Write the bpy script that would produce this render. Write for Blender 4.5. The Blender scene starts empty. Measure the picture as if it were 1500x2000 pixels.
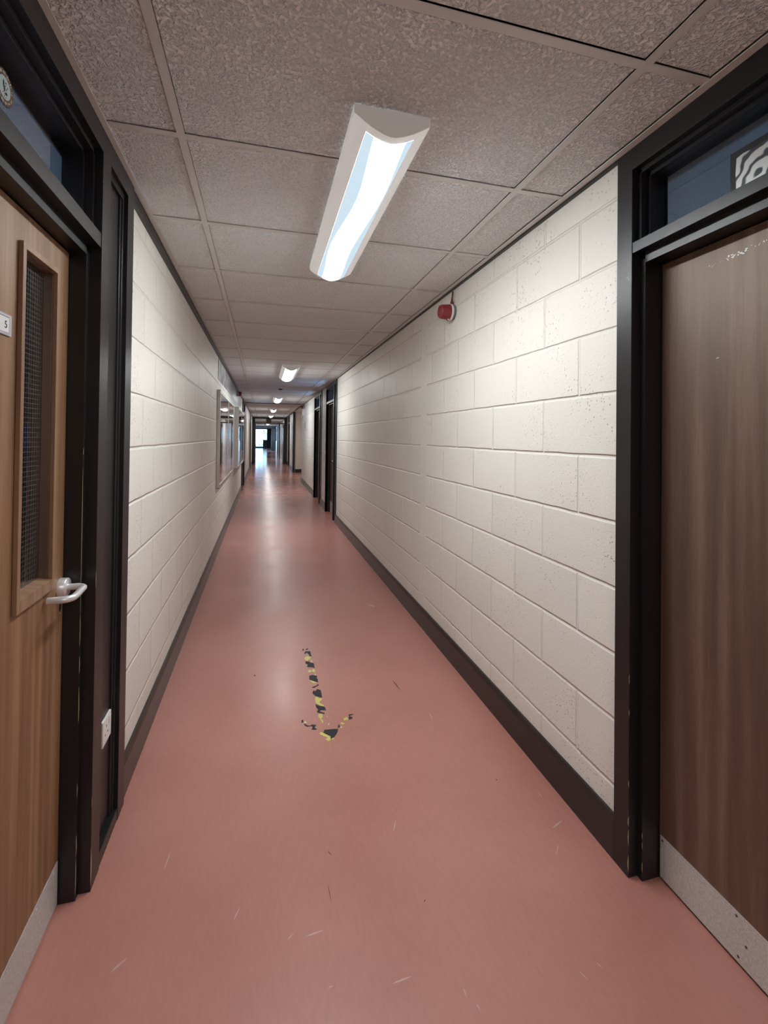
import bpy, bmesh, math, random
from mathutils import Matrix, Vector
random.seed(7)
scene = bpy.context.scene
COL = scene.collection

# ------------------------------------------------------------------ camera
HC = 1.3604                      # eye height
CEIL = 2.286
cam_d = bpy.data.cameras.new('camera')
cam = bpy.data.objects.new('camera', cam_d); COL.objects.link(cam)
cam_d.sensor_fit = 'VERTICAL'; cam_d.sensor_height = 24.0; cam_d.sensor_width = 18.0
cam_d.lens = 898.9206 / 2000.0 * 24.0
cam_d.shift_x = 0.0
cam_d.shift_y = -(1000 - 844.94) / 2000.0
cam_d.clip_start = 0.02; cam_d.clip_end = 300
yaw, pitch, roll = 0.2574657, 0.0106525, 0.0115424
fw = Vector((math.sin(yaw)*math.cos(pitch), math.cos(yaw)*math.cos(pitch), math.sin(pitch)))
rt = Vector((math.cos(yaw), -math.sin(yaw), 0.0)); up = rt.cross(fw)
r2 = rt*math.cos(roll) + up*math.sin(roll); u2 = -rt*math.sin(roll) + up*math.cos(roll)
m = Matrix((( r2.x, u2.x, -fw.x, 0), (r2.y, u2.y, -fw.y, 0), (r2.z, u2.z, -fw.z, HC), (0, 0, 0, 1)))
cam.matrix_world = m
scene.camera = cam

# ------------------------------------------------------------------ world, exposure
LAMP = 26.0                      # lamp diffuser brightness
world = bpy.data.worlds.new('daylight'); scene.world = world
world.use_nodes = True
bg = world.node_tree.nodes['Background']
bg.inputs[0].default_value = (0.42, 0.70, 1.0, 1); bg.inputs[1].default_value = 6.5
vs = scene.view_settings
vs.view_transform = 'Standard'; vs.look = 'None'; vs.gamma = 1.0; vs.use_curve_mapping = False
vs.exposure = 0.40

def fill_light(name, loc, energy, size):  # added area light without a fitting, brightens the boards behind the fanlights
    ld_ = bpy.data.lights.new(name, 'AREA'); ld_.energy = energy; ld_.size = size; ld_.color = (.62, .82, 1.0)
    o = bpy.data.objects.new(name, ld_); COL.objects.link(o); o.location = loc
fill_light('room_light_left', (-1.9, 1.3, 2.47), 9.0, .5)
fill_light('room_light_right', (2.3, .8, 2.47), 9.0, .5)

# ------------------------------------------------------------------ materials
MATS = {}
def new_mat(name):
    mt = bpy.data.materials.new(name); mt.use_nodes = True
    nt = mt.node_tree; nt.nodes.clear()
    out = nt.nodes.new('ShaderNodeOutputMaterial')
    MATS[name] = mt
    return mt, nt, out
def N(nt, typ, **kw):
    n = nt.nodes.new(typ)
    for k, v in kw.items():
        if k.startswith('i_'):
            n.inputs[k[2:].replace('_', ' ')].default_value = v
        else:
            setattr(n, k, v)
    return n
def L(nt, a, b): nt.links.new(a, b)
def pbsdf(nt, out, col=(.5,.5,.5), rough=.5, metal=0, spec=.5):
    b = N(nt, 'ShaderNodeBsdfPrincipled')
    b.inputs['Base Color'].default_value = (*col, 1); b.inputs['Roughness'].default_value = rough
    b.inputs['Metallic'].default_value = metal; b.inputs['Specular IOR Level'].default_value = spec
    L(nt, b.outputs[0], out.inputs[0]); return b
def simple(name, col, rough=.5, metal=0, spec=.5, bump=0, bscale=60, var=0):
    mt, nt, out = new_mat(name); b = pbsdf(nt, out, col, rough, metal, spec)
    tc = N(nt, 'ShaderNodeTexCoord')
    if bump or var:
        no = N(nt, 'ShaderNodeTexNoise'); no.inputs['Scale'].default_value = bscale; no.inputs['Detail'].default_value = 4
        L(nt, tc.outputs['Object'], no.inputs['Vector'])
        if bump:
            bp = N(nt, 'ShaderNodeBump'); bp.inputs['Strength'].default_value = bump; bp.inputs['Distance'].default_value = .002
            L(nt, no.outputs[0], bp.inputs['Height']); L(nt, bp.outputs[0], b.inputs['Normal'])
        if var:
            cr = N(nt, 'ShaderNodeValToRGB')
            cr.color_ramp.elements[0].position = .35; cr.color_ramp.elements[1].position = .65
            cr.color_ramp.elements[0].color = (*[c*(1-var) for c in col], 1); cr.color_ramp.elements[1].color = (*[min(1, c*(1+var)) for c in col], 1)
            L(nt, no.outputs[0], cr.inputs[0]); L(nt, cr.outputs[0], b.inputs['Base Color'])
    return mt
def emis(name, col, s):
    mt, nt, out = new_mat(name); e = N(nt, 'ShaderNodeEmission')
    e.inputs[0].default_value = (*col, 1); e.inputs[1].default_value = s; L(nt, e.outputs[0], out.inputs[0]); return mt

def block_mat(name, y0, z0, rowh, bw=.4405, dots=.85, axis='Y', joint=None):
    """Painted concrete blockwork in running bond, raked joints, pitted faces."""
    mt, nt, out = new_mat(name); b = pbsdf(nt, out, (.66, .60, .515), .45)
    tc = N(nt, 'ShaderNodeTexCoord'); sp = N(nt, 'ShaderNodeSeparateXYZ'); L(nt, tc.outputs['Object'], sp.inputs[0])
    # slightly wavy joints
    wn = N(nt, 'ShaderNodeTexNoise'); wn.inputs['Scale'].default_value = 9; wn.inputs['Detail'].default_value = 3; L(nt, tc.outputs['Object'], wn.inputs['Vector'])
    wv = N(nt, 'ShaderNodeMath', operation='MULTIPLY_ADD'); wv.inputs[1].default_value = .008; wv.inputs[2].default_value = -.004; L(nt, wn.outputs[0], wv.inputs[0])
    ay = N(nt, 'ShaderNodeMath', operation='ADD'); ay.inputs[1].default_value = -y0 + bw*40; L(nt, sp.outputs[axis], ay.inputs[0])
    az = N(nt, 'ShaderNodeMath', operation='ADD'); az.inputs[1].default_value = -z0; L(nt, sp.outputs['Z'], az.inputs[0])
    az2 = N(nt, 'ShaderNodeMath', operation='ADD'); L(nt, az.outputs[0], az2.inputs[0]); L(nt, wv.outputs[0], az2.inputs[1])
    ay2 = N(nt, 'ShaderNodeMath', operation='ADD'); L(nt, ay.outputs[0], ay2.inputs[0]); L(nt, wv.outputs[0], ay2.inputs[1])
    cb = N(nt, 'ShaderNodeCombineXYZ'); L(nt, ay2.outputs[0], cb.inputs[0]); L(nt, az2.outputs[0], cb.inputs[1])
    br = N(nt, 'ShaderNodeTexBrick'); br.offset = .5; br.offset_frequency = 2; br.squash = 1
    br.inputs['Scale'].default_value = 1; br.inputs['Brick Width'].default_value = bw; br.inputs['Row Height'].default_value = rowh
    br.inputs['Mortar Size'].default_value = .0085; br.inputs['Mortar Smooth'].default_value = .8; br.inputs['Bias'].default_value = 0
    br.inputs['Color1'].default_value = (.79, .765, .71, 1); br.inputs['Color2'].default_value = (.83, .805, .75, 1); br.inputs['Mortar'].default_value = (.83, .81, .755, 1)
    L(nt, cb.outputs[0], br.inputs['Vector'])
    mort = br.outputs['Fac']
    if joint:   # smooth vertical movement joint without bed joints
        s1 = N(nt, 'ShaderNodeMath', operation='SUBTRACT'); s1.inputs[1].default_value = joint; L(nt, sp.outputs[axis], s1.inputs[0])
        ab = N(nt, 'ShaderNodeMath', operation='ABSOLUTE'); L(nt, s1.outputs[0], ab.inputs[0])
        lt = N(nt, 'ShaderNodeMath', operation='GREATER_THAN'); lt.inputs[1].default_value = .062; L(nt, ab.outputs[0], lt.inputs[0])
        mu = N(nt, 'ShaderNodeMath', operation='MULTIPLY'); L(nt, mort, mu.inputs[0]); L(nt, lt.outputs[0], mu.inputs[1])
        e1 = N(nt, 'ShaderNodeMath', operation='SUBTRACT'); e1.inputs[1].default_value = .062; L(nt, ab.outputs[0], e1.inputs[0])
        e2 = N(nt, 'ShaderNodeMath', operation='ABSOLUTE'); L(nt, e1.outputs[0], e2.inputs[0])
        e3 = N(nt, 'ShaderNodeMath', operation='LESS_THAN'); e3.inputs[1].default_value = .004; L(nt, e2.outputs[0], e3.inputs[0])
        mx = N(nt, 'ShaderNodeMath', operation='MAXIMUM'); L(nt, mu.outputs[0], mx.inputs[0]); L(nt, e3.outputs[0], mx.inputs[1])
        mort = mx.outputs[0]
    fine = N(nt, 'ShaderNodeTexNoise'); fine.inputs['Scale'].default_value = 130; fine.inputs['Detail'].default_value = 5; L(nt, tc.outputs['Object'], fine.inputs['Vector'])
    pit = N(nt, 'ShaderNodeTexVoronoi'); pit.inputs['Scale'].default_value = 95; pit.inputs['Randomness'].default_value = 1; L(nt, tc.outputs['Object'], pit.inputs['Vector'])
    pr = N(nt, 'ShaderNodeMapRange'); pr.inputs[1].default_value = 0.02; pr.inputs[2].default_value = .36; pr.inputs[3].default_value = 1; pr.inputs[4].default_value = 0
    L(nt, pit.outputs['Distance'], pr.inputs[0])
    # pits come in patches
    pz = N(nt, 'ShaderNodeTexNoise'); pz.inputs['Scale'].default_value = 5; pz.inputs['Detail'].default_value = 4; L(nt, tc.outputs['Object'], pz.inputs['Vector'])
    pm = N(nt, 'ShaderNodeMapRange'); pm.inputs[1].default_value = .42; pm.inputs[2].default_value = .60; L(nt, pz.outputs[0], pm.inputs[0])
    sc_ = N(nt, 'ShaderNodeSeparateColor'); L(nt, pit.outputs['Color'], sc_.inputs[0])
    gt = N(nt, 'ShaderNodeMath', operation='GREATER_THAN'); gt.inputs[1].default_value = .62; L(nt, sc_.outputs[0], gt.inputs[0])
    p2 = N(nt, 'ShaderNodeMath', operation='MULTIPLY'); L(nt, pr.outputs[0], p2.inputs[0]); L(nt, pm.outputs[0], p2.inputs[1])
    p3 = N(nt, 'ShaderNodeMath', operation='MULTIPLY'); L(nt, p2.outputs[0], p3.inputs[0]); L(nt, gt.outputs[0], p3.inputs[1]); p2 = p3
    # height
    h1 = N(nt, 'ShaderNodeMath', operation='MULTIPLY'); h1.inputs[1].default_value = -1.0; L(nt, mort, h1.inputs[0])
    h2 = N(nt, 'ShaderNodeMath', operation='MULTIPLY_ADD'); h2.inputs[1].default_value = -.7; L(nt, p2.outputs[0], h2.inputs[0]); L(nt, h1.outputs[0], h2.inputs[2])
    h3 = N(nt, 'ShaderNodeMath', operation='MULTIPLY_ADD'); h3.inputs[1].default_value = .22; L(nt, fine.outputs[0], h3.inputs[0]); L(nt, h2.outputs[0], h3.inputs[2])
    bp = N(nt, 'ShaderNodeBump'); bp.inputs['Strength'].default_value = 1.0; bp.inputs['Distance'].default_value = .0048
    L(nt, h3.outputs[0], bp.inputs['Height']); L(nt, bp.outputs[0], b.inputs['Normal'])
    dk = N(nt, 'ShaderNodeMix', data_type='RGBA'); dk.inputs[7].default_value = (.16, .14, .12, 1)
    df = N(nt, 'ShaderNodeMath', operation='MULTIPLY'); df.inputs[1].default_value = dots; L(nt, p2.outputs[0], df.inputs[0])
    L(nt, df.outputs[0], dk.inputs[0]); L(nt, br.outputs['Color'], dk.inputs[6]); L(nt, dk.outputs[2], b.inputs['Base Color'])
    return mt

block_mat('painted_block_right', 1.465, .008, .216, joint=3.165)
block_mat('painted_block_left', 2.504-.11, .008, .2165, dots=.25)
block_mat('painted_block_end', .1, .008, .216, axis='X', dots=.2)
simple('black_paint', (.011, .0105, .012), .36, bump=.25, bscale=35)
simple('black_skirting', (.022, .019, .019), .30, bump=.15, bscale=20)
simple('bare_wood', (.46, .36, .23), .7)
simple('ceiling_bar', (.66, .66, .64), .45)
simple('dark_void', (.01, .01, .01), .9)
simple('plaster_cream', (.66, .60, .53), .6, bump=.2, bscale=30)
lb = simple('lamp_body', (.80, .80, .79), .35)      # opal acrylic, edge lit by the tubes
for n_ in lb.node_tree.nodes:
    if n_.type == 'BSDF_PRINCIPLED': n_.inputs['Emission Color'].default_value = (1, 1, .98, 1); n_.inputs['Emission Strength'].default_value = .20
lc = simple('lamp_cap', (.80, .80, .79), .4)
for n_ in lc.node_tree.nodes:
    if n_.type == 'BSDF_PRINCIPLED': n_.inputs['Emission Color'].default_value = (1, 1, .98, 1); n_.inputs['Emission Strength'].default_value = .06
simple('steel', (.80, .80, .82), .36, metal=.5)
simple('aluminium', (.60, .58, .55), .38, metal=.85)
simple('dark_cap', (.05, .05, .05), .5)
simple('kick_plate_metal', (.60, .585, .58), .45, metal=.2, bump=.5, bscale=220, var=.12)
simple('white_plastic', (.80, .80, .80), .3)
simple('plate_frame', (.56, .56, .62), .35, metal=.3)
simple('red_plastic', (.23, .025, .028), .38)
simple('red_cable', (.16, .02, .02), .5)
simple('grey_box', (.16, .165, .15), .5)
def frosted(name, col):
    mt, nt, out = new_mat(name); a = N(nt, 'ShaderNodeBsdfDiffuse'); t = N(nt, 'ShaderNodeBsdfTranslucent'); mx = N(nt, 'ShaderNodeMixShader')
    a.inputs[0].default_value = (*col, 1); t.inputs[0].default_value = (*col, 1); mx.inputs[0].default_value = .85
    L(nt, a.outputs[0], mx.inputs[1]); L(nt, t.outputs[0], mx.inputs[2]); L(nt, mx.outputs[0], out.inputs[0])
frosted('board_grey', (.50, .55, .62)); frosted('board_blue_grey', (.22, .26, .295))
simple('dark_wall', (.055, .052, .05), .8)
simple('room_dark', (.16, .18, .22), .8)
simple('brown_timber', (.09, .055, .035), .5)
simple('cabinet_brown', (.05, .032, .028), .5)
simple('print_black', (.01, .01, .012), .6)
simple('brass', (.55, .42, .22), .4, metal=.8)
simple('tape_black', (.018, .018, .022), .6)
simple('tape_yellow', (.62, .58, .16), .45)
simple('scuff_pale', (.56, .38, .33), .6)
simple('scuff_dark', (.13, .05, .03), .6)
simple('tape_glue', (.70, .62, .50), .6)
simple('leaf_green', (.12, .30, .05), .6)
simple('paving', (.45, .44, .42), .8)
simple('paper_white', (.72, .72, .72), .7)
simple('dark_display', (.04, .06, .10), .25)

def wood_mat(name, c1, c2, c3, rough=.42, rel=.5, scale=1.0):
    mt, nt, out = new_mat(name); b = pbsdf(nt, out, c1, rough, spec=1.0); b.inputs['IOR'].default_value = 1.5; b.inputs['Specular Tint'].default_value = (1, .86, .74, 1)
    tc = N(nt, 'ShaderNodeTexCoord'); mp = N(nt, 'ShaderNodeMapping'); mp.inputs['Scale'].default_value = (1, 42*scale, .9)
    L(nt, tc.outputs['Object'], mp.inputs[0])
    n1 = N(nt, 'ShaderNodeTexNoise'); n1.inputs['Scale'].default_value = 1.0; n1.inputs['Detail'].default_value = 3; L(nt, mp.outputs[0], n1.inputs['Vector'])
    mp2 = N(nt, 'ShaderNodeMapping'); mp2.inputs['Scale'].default_value = (1, 380, 14); L(nt, tc.outputs['Object'], mp2.inputs[0])
    n2 = N(nt, 'ShaderNodeTexNoise'); n2.inputs['Scale'].default_value = 1.0; n2.inputs['Detail'].default_value = 2; L(nt, mp2.outputs[0], n2.inputs['Vector'])
    cr = N(nt, 'ShaderNodeValToRGB'); e = cr.color_ramp.elements
    e[0].position = .32; e[0].color = (*c2, 1); e[1].position = .68; e[1].color = (*c3, 1)
    k = cr.color_ramp.elements.new(.5); k.color = (*c1, 1)
    ad = N(nt, 'ShaderNodeMath', operation='MULTIPLY_ADD'); ad.inputs[1].default_value = .30; L(nt, n2.outputs[0], ad.inputs[0])
    sb = N(nt, 'ShaderNodeMath', operation='ADD'); sb.inputs[1].default_value = -.15; L(nt, n1.outputs[0], sb.inputs[0]); L(nt, sb.outputs[0], ad.inputs[2])
    L(nt, ad.outputs[0], cr.inputs[0]); L(nt, cr.outputs[0], b.inputs['Base Color'])
    bp = N(nt, 'ShaderNodeBump'); bp.inputs['Strength'].default_value = .12; bp.inputs['Distance'].default_value = .001
    L(nt, n2.outputs[0], bp.inputs['Height']); L(nt, bp.outputs[0], b.inputs['Normal'])
    return mt
wood_mat('veneer_honey', (.235, .120, .058), (.165, .080, .038), (.31, .172, .090), rough=.5)
wood_mat('veneer_brown', (.115, .062, .043), (.075, .040, .028), (.170, .102, .073), rough=.5, scale=.55)
wood_mat('bead_wood', (.27, .15, .085), (.2, .105, .06), (.32, .19, .11), rough=.45)

def floor_mat():
    mt, nt, out = new_mat('vinyl_floor'); b = pbsdf(nt, out, (.36, .155, .125), .24)
    tc = N(nt, 'ShaderNodeTexCoord')
    n1 = N(nt, 'ShaderNodeTexNoise'); n1.inputs['Scale'].default_value = 2.2; n1.inputs['Detail'].default_value = 3; L(nt, tc.outputs['Object'], n1.inputs['Vector'])
    mp = N(nt, 'ShaderNodeMapping'); mp.inputs['Scale'].default_value = (90, 22, 1); mp.inputs['Rotation'].default_value = (0, 0, .25); L(nt, tc.outputs['Object'], mp.inputs[0])
    n2 = N(nt, 'ShaderNodeTexNoise'); n2.inputs['Scale'].default_value = 1.0; n2.inputs['Detail'].default_value = 6; L(nt, mp.outputs[0], n2.inputs['Vector'])
    ad = N(nt, 'ShaderNodeMath', operation='MULTIPLY_ADD'); ad.inputs[1].default_value = .55; L(nt, n2.outputs[0], ad.inputs[0]); L(nt, n1.outputs[0], ad.inputs[2])
    cr = N(nt, 'ShaderNodeValToRGB'); e = cr.color_ramp.elements
    e[0].position = .55; e[0].color = (.44, .185, .150, 1); e[1].position = 1.0; e[1].color = (.50, .225, .185, 1)
    L(nt, ad.outputs[0], cr.inputs[0])
    L(nt, cr.outputs[0], b.inputs['Base Color'])
    b.inputs['Coat Weight'].default_value = .04; b.inputs['Coat Roughness'].default_value = .17
    # the sheet is not quite flat
    mw = N(nt, 'ShaderNodeMapping'); mw.inputs['Scale'].default_value = (.35, 2.6, 1); L(nt, tc.outputs['Object'], mw.inputs[0])
    w = N(nt, 'ShaderNodeTexNoise'); w.inputs['Scale'].default_value = 1.5; w.inputs['Detail'].default_value = 2; L(nt, mw.outputs[0], w.inputs['Vector'])
    f2 = N(nt, 'ShaderNodeTexNoise'); f2.inputs['Scale'].default_value = 300; f2.inputs['Detail'].default_value = 2; L(nt, tc.outputs['Object'], f2.inputs['Vector'])
    b1 = N(nt, 'ShaderNodeBump'); b1.inputs['Strength'].default_value = .05; b1.inputs['Distance'].default_value = .01; L(nt, w.outputs[0], b1.inputs['Height'])
    b2 = N(nt, 'ShaderNodeBump'); b2.inputs['Strength'].default_value = .10; b2.inputs['Distance'].default_value = .001; L(nt, f2.outputs[0], b2.inputs['Height'])
    L(nt, b1.outputs[0], b2.inputs['Normal']); L(nt, b2.outputs[0], b.inputs['Normal'])
    rr = N(nt, 'ShaderNodeMapRange'); rr.inputs[1].default_value = .35; rr.inputs[2].default_value = .7; rr.inputs[3].default_value = .34; rr.inputs[4].default_value = .42
    L(nt, n1.outputs[0], rr.inputs[0])
    # roughness lowered towards the far end to sharpen the end window's reflection
    sy = N(nt, 'ShaderNodeSeparateXYZ'); L(nt, tc.outputs['Object'], sy.inputs[0])
    ry = N(nt, 'ShaderNodeMapRange'); ry.inputs[1].default_value = 4; ry.inputs[2].default_value = 22; ry.inputs[3].default_value = 1; ry.inputs[4].default_value = .36; L(nt, sy.outputs['Y'], ry.inputs[0])
    rm = N(nt, 'ShaderNodeMath', operation='MULTIPLY'); L(nt, rr.outputs[0], rm.inputs[0]); L(nt, ry.outputs[0], rm.inputs[1]); L(nt, rm.outputs[0], b.inputs['Roughness'])
floor_mat()

def tile_mat():
    mt, nt, out = new_mat('ceiling_tile'); b = pbsdf(nt, out, (.62, .57, .54), .9, spec=.2)
    tc = N(nt, 'ShaderNodeTexCoord')
    n1 = N(nt, 'ShaderNodeTexNoise'); n1.inputs['Scale'].default_value = 115; n1.inputs['Detail'].default_value = 3; n1.inputs['Distortion'].default_value = .6; L(nt, tc.outputs['Object'], n1.inputs['Vector'])
    n2 = N(nt, 'ShaderNodeTexNoise'); n2.inputs['Scale'].default_value = 45; n2.inputs['Detail'].default_value = 2; L(nt, tc.outputs['Object'], n2.inputs['Vector'])
    r1 = N(nt, 'ShaderNodeMapRange'); r1.inputs[1].default_value = .36; r1.inputs[2].default_value = .56; L(nt, n1.outputs[0], r1.inputs[0])
    ad = N(nt, 'ShaderNodeMath', operation='MULTIPLY_ADD'); ad.inputs[1].default_value = .25; L(nt, n2.outputs[0], ad.inputs[0]); L(nt, r1.outputs[0], ad.inputs[2])
    bp = N(nt, 'ShaderNodeBump'); bp.inputs['Strength'].default_value = 1.0; bp.inputs['Distance'].default_value = .007
    L(nt, ad.outputs[0], bp.inputs['Height']); L(nt, bp.outputs[0], b.inputs['Normal'])
    cr = N(nt, 'ShaderNodeValToRGB'); e = cr.color_ramp.elements
    e[0].position = 0; e[0].color = (.84, .85, .87, 1); e[1].position = .5; e[1].color = (.975, .98, .985, 1)  # fissures darkened in the colour, standing in for relief shading
    L(nt, r1.outputs[0], cr.inputs[0]); L(nt, cr.outputs[0], b.inputs['Base Color'])
tile_mat()

def glass_mat(name, tint=(.9, .93, .95), gloss=.02, wired=False, refl=1.0):
    mt, nt, out = new_mat(name)
    tr = N(nt, 'ShaderNodeBsdfTransparent'); tr.inputs[0].default_value = (*tint, 1)
    gl = N(nt, 'ShaderNodeBsdfGlossy'); gl.inputs['Roughness'].default_value = gloss; gl.inputs[0].default_value = (refl, refl, refl, 1)
    fr = N(nt, 'ShaderNodeFresnel'); fr.inputs[0].default_value = 1.5
    ml = N(nt, 'ShaderNodeMath', operation='MULTIPLY', use_clamp=True); ml.inputs[1].default_value = 1.8
    ge = N(nt, 'ShaderNodeNewGeometry'); fb = N(nt, 'ShaderNodeMath', operation='SUBTRACT'); fb.inputs[0].default_value = 1; L(nt, ge.outputs['Backfacing'], fb.inputs[1])
    fm = N(nt, 'ShaderNodeMath', operation='MULTIPLY'); L(nt, fr.outputs[0], fm.inputs[0]); L(nt, fb.outputs[0], fm.inputs[1]); L(nt, fm.outputs[0], ml.inputs[0])
    mx = N(nt, 'ShaderNodeMixShader'); L(nt, ml.outputs[0], mx.inputs[0]); L(nt, tr.outputs[0], mx.inputs[1]); L(nt, gl.outputs[0], mx.inputs[2])
    last = mx
    if wired:
        tc = N(nt, 'ShaderNodeTexCoord'); sp = N(nt, 'ShaderNodeSeparateXYZ'); L(nt, tc.outputs['Object'], sp.inputs[0])
        ms = []
        for ax in ('Y', 'Z'):
            d = N(nt, 'ShaderNodeMath', operation='MULTIPLY'); d.inputs[1].default_value = 1/.0125; L(nt, sp.outputs[ax], d.inputs[0])
            f = N(nt, 'ShaderNodeMath', operation='FRACT'); L(nt, d.outputs[0], f.inputs[0])
            g = N(nt, 'ShaderNodeMath', operation='LESS_THAN'); g.inputs[1].default_value = .07; L(nt, f.outputs[0], g.inputs[0]); ms.append(g)
        mm = N(nt, 'ShaderNodeMath', operation='MAXIMUM'); L(nt, ms[0].outputs[0], mm.inputs[0]); L(nt, ms[1].outputs[0], mm.inputs[1])
        wr = N(nt, 'ShaderNodeBsdfPrincipled'); wr.inputs['Base Color'].default_value = (.09, .095, .10, 1); wr.inputs['Metallic'].default_value = 0; wr.inputs['Roughness'].default_value = .4
        m2 = N(nt, 'ShaderNodeMixShader'); L(nt, mm.outputs[0], m2.inputs[0]); L(nt, mx.outputs[0], m2.inputs[1]); L(nt, wr.outputs[0], m2.inputs[2]); last = m2
    L(nt, last.outputs[0], out.inputs[0])
glass_mat('clear_glass'); glass_mat('wired_glass', wired=True, tint=(.8, .86, .9)); glass_mat('fanlight_glass', tint=(.85, .9, .95))
glass_mat('board_glass', tint=(.8, .8, .8)); glass_mat('dark_tinted_glass', tint=(.012, .03, .06))

def lamp_mat():
    mt, nt, out = new_mat('lamp_diffuser'); e = N(nt, 'ShaderNodeEmission')
    tc = N(nt, 'ShaderNodeTexCoord'); sp = N(nt, 'ShaderNodeSeparateXYZ'); L(nt, tc.outputs['Object'], sp.inputs[0])
    # the tubes show through the acrylic as a brighter band
    no = N(nt, 'ShaderNodeTexNoise'); no.noise_dimensions = '1D'; no.inputs['Scale'].default_value = 1.6; no.inputs['Detail'].default_value = 0; L(nt, sp.outputs['Y'], no.inputs['W'])
    sh = N(nt, 'ShaderNodeMath', operation='MULTIPLY_ADD'); sh.inputs[1].default_value = .07; sh.inputs[2].default_value = -.035; L(nt, no.outputs[0], sh.inputs[0])
    a = N(nt, 'ShaderNodeMath', operation='ADD'); L(nt, sp.outputs['X'], a.inputs[0]); L(nt, sh.outputs[0], a.inputs[1])
    ab = N(nt, 'ShaderNodeMath', operation='ABSOLUTE'); L(nt, a.outputs[0], ab.inputs[0])
    mr = N(nt, 'ShaderNodeMapRange', interpolation_type='SMOOTHSTEP'); mr.inputs[1].default_value = .026; mr.inputs[2].default_value = .050; mr.inputs[3].default_value = 0; mr.inputs[4].default_value = 1
    L(nt, ab.outputs[0], mr.inputs[0])
    cx = N(nt, 'ShaderNodeMix', data_type='RGBA'); cx.inputs[6].default_value = (.97, 1, 1, 1); cx.inputs[7].default_value = (.60, .74, .84, 1); L(nt, mr.outputs[0], cx.inputs[0])
    st = N(nt, 'ShaderNodeMapRange'); st.inputs[1].default_value = 0; st.inputs[2].default_value = 1; st.inputs[3].default_value = LAMP*2.4; st.inputs[4].default_value = .80
    L(nt, mr.outputs[0], st.inputs[0]); L(nt, cx.outputs[2], e.inputs[0]); L(nt, st.outputs[0], e.inputs[1]); L(nt, e.outputs[0], out.inputs[0])
lamp_mat()
emis('lamp_diffuser_white', (.98, 1, .99), LAMP*1.18)
emis('lamp_diffuser_rear', (.98, 1, .99), LAMP*1.45)  # boosted glow for the added lamp behind the viewer

def blotch_mat(name, cols, scale=6, rough=.25, seed=0, stretch=(1, 1, 1)):
    mt, nt, out = new_mat(name); b = pbsdf(nt, out, cols[0], rough)
    tc = N(nt, 'ShaderNodeTexCoord'); mp = N(nt, 'ShaderNodeMapping'); mp.inputs['Location'].default_value = (seed*3.1, seed*1.7, seed); mp.inputs['Scale'].default_value = stretch
    L(nt, tc.outputs['Object'], mp.inputs[0])
    no = N(nt, 'ShaderNodeTexNoise'); no.inputs['Scale'].default_value = scale; no.inputs['Detail'].default_value = 3; L(nt, mp.outputs[0], no.inputs['Vector'])
    cr = N(nt, 'ShaderNodeValToRGB'); cr.color_ramp.elements[0].position = .42; cr.color_ramp.elements[1].position = .58
    cr.color_ramp.elements[0].color = (*cols[0], 1); cr.color_ramp.elements[1].color = (*cols[-1], 1)
    for i, c in enumerate(cols[1:-1]):
        k = cr.color_ramp.elements.new(.42 + .16*(i+1)/(len(cols)-1)); k.color = (*c, 1)
    L(nt, no.outputs[0], cr.inputs[0]); L(nt, cr.outputs[0], b.inputs['Base Color'])
    return mt

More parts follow.
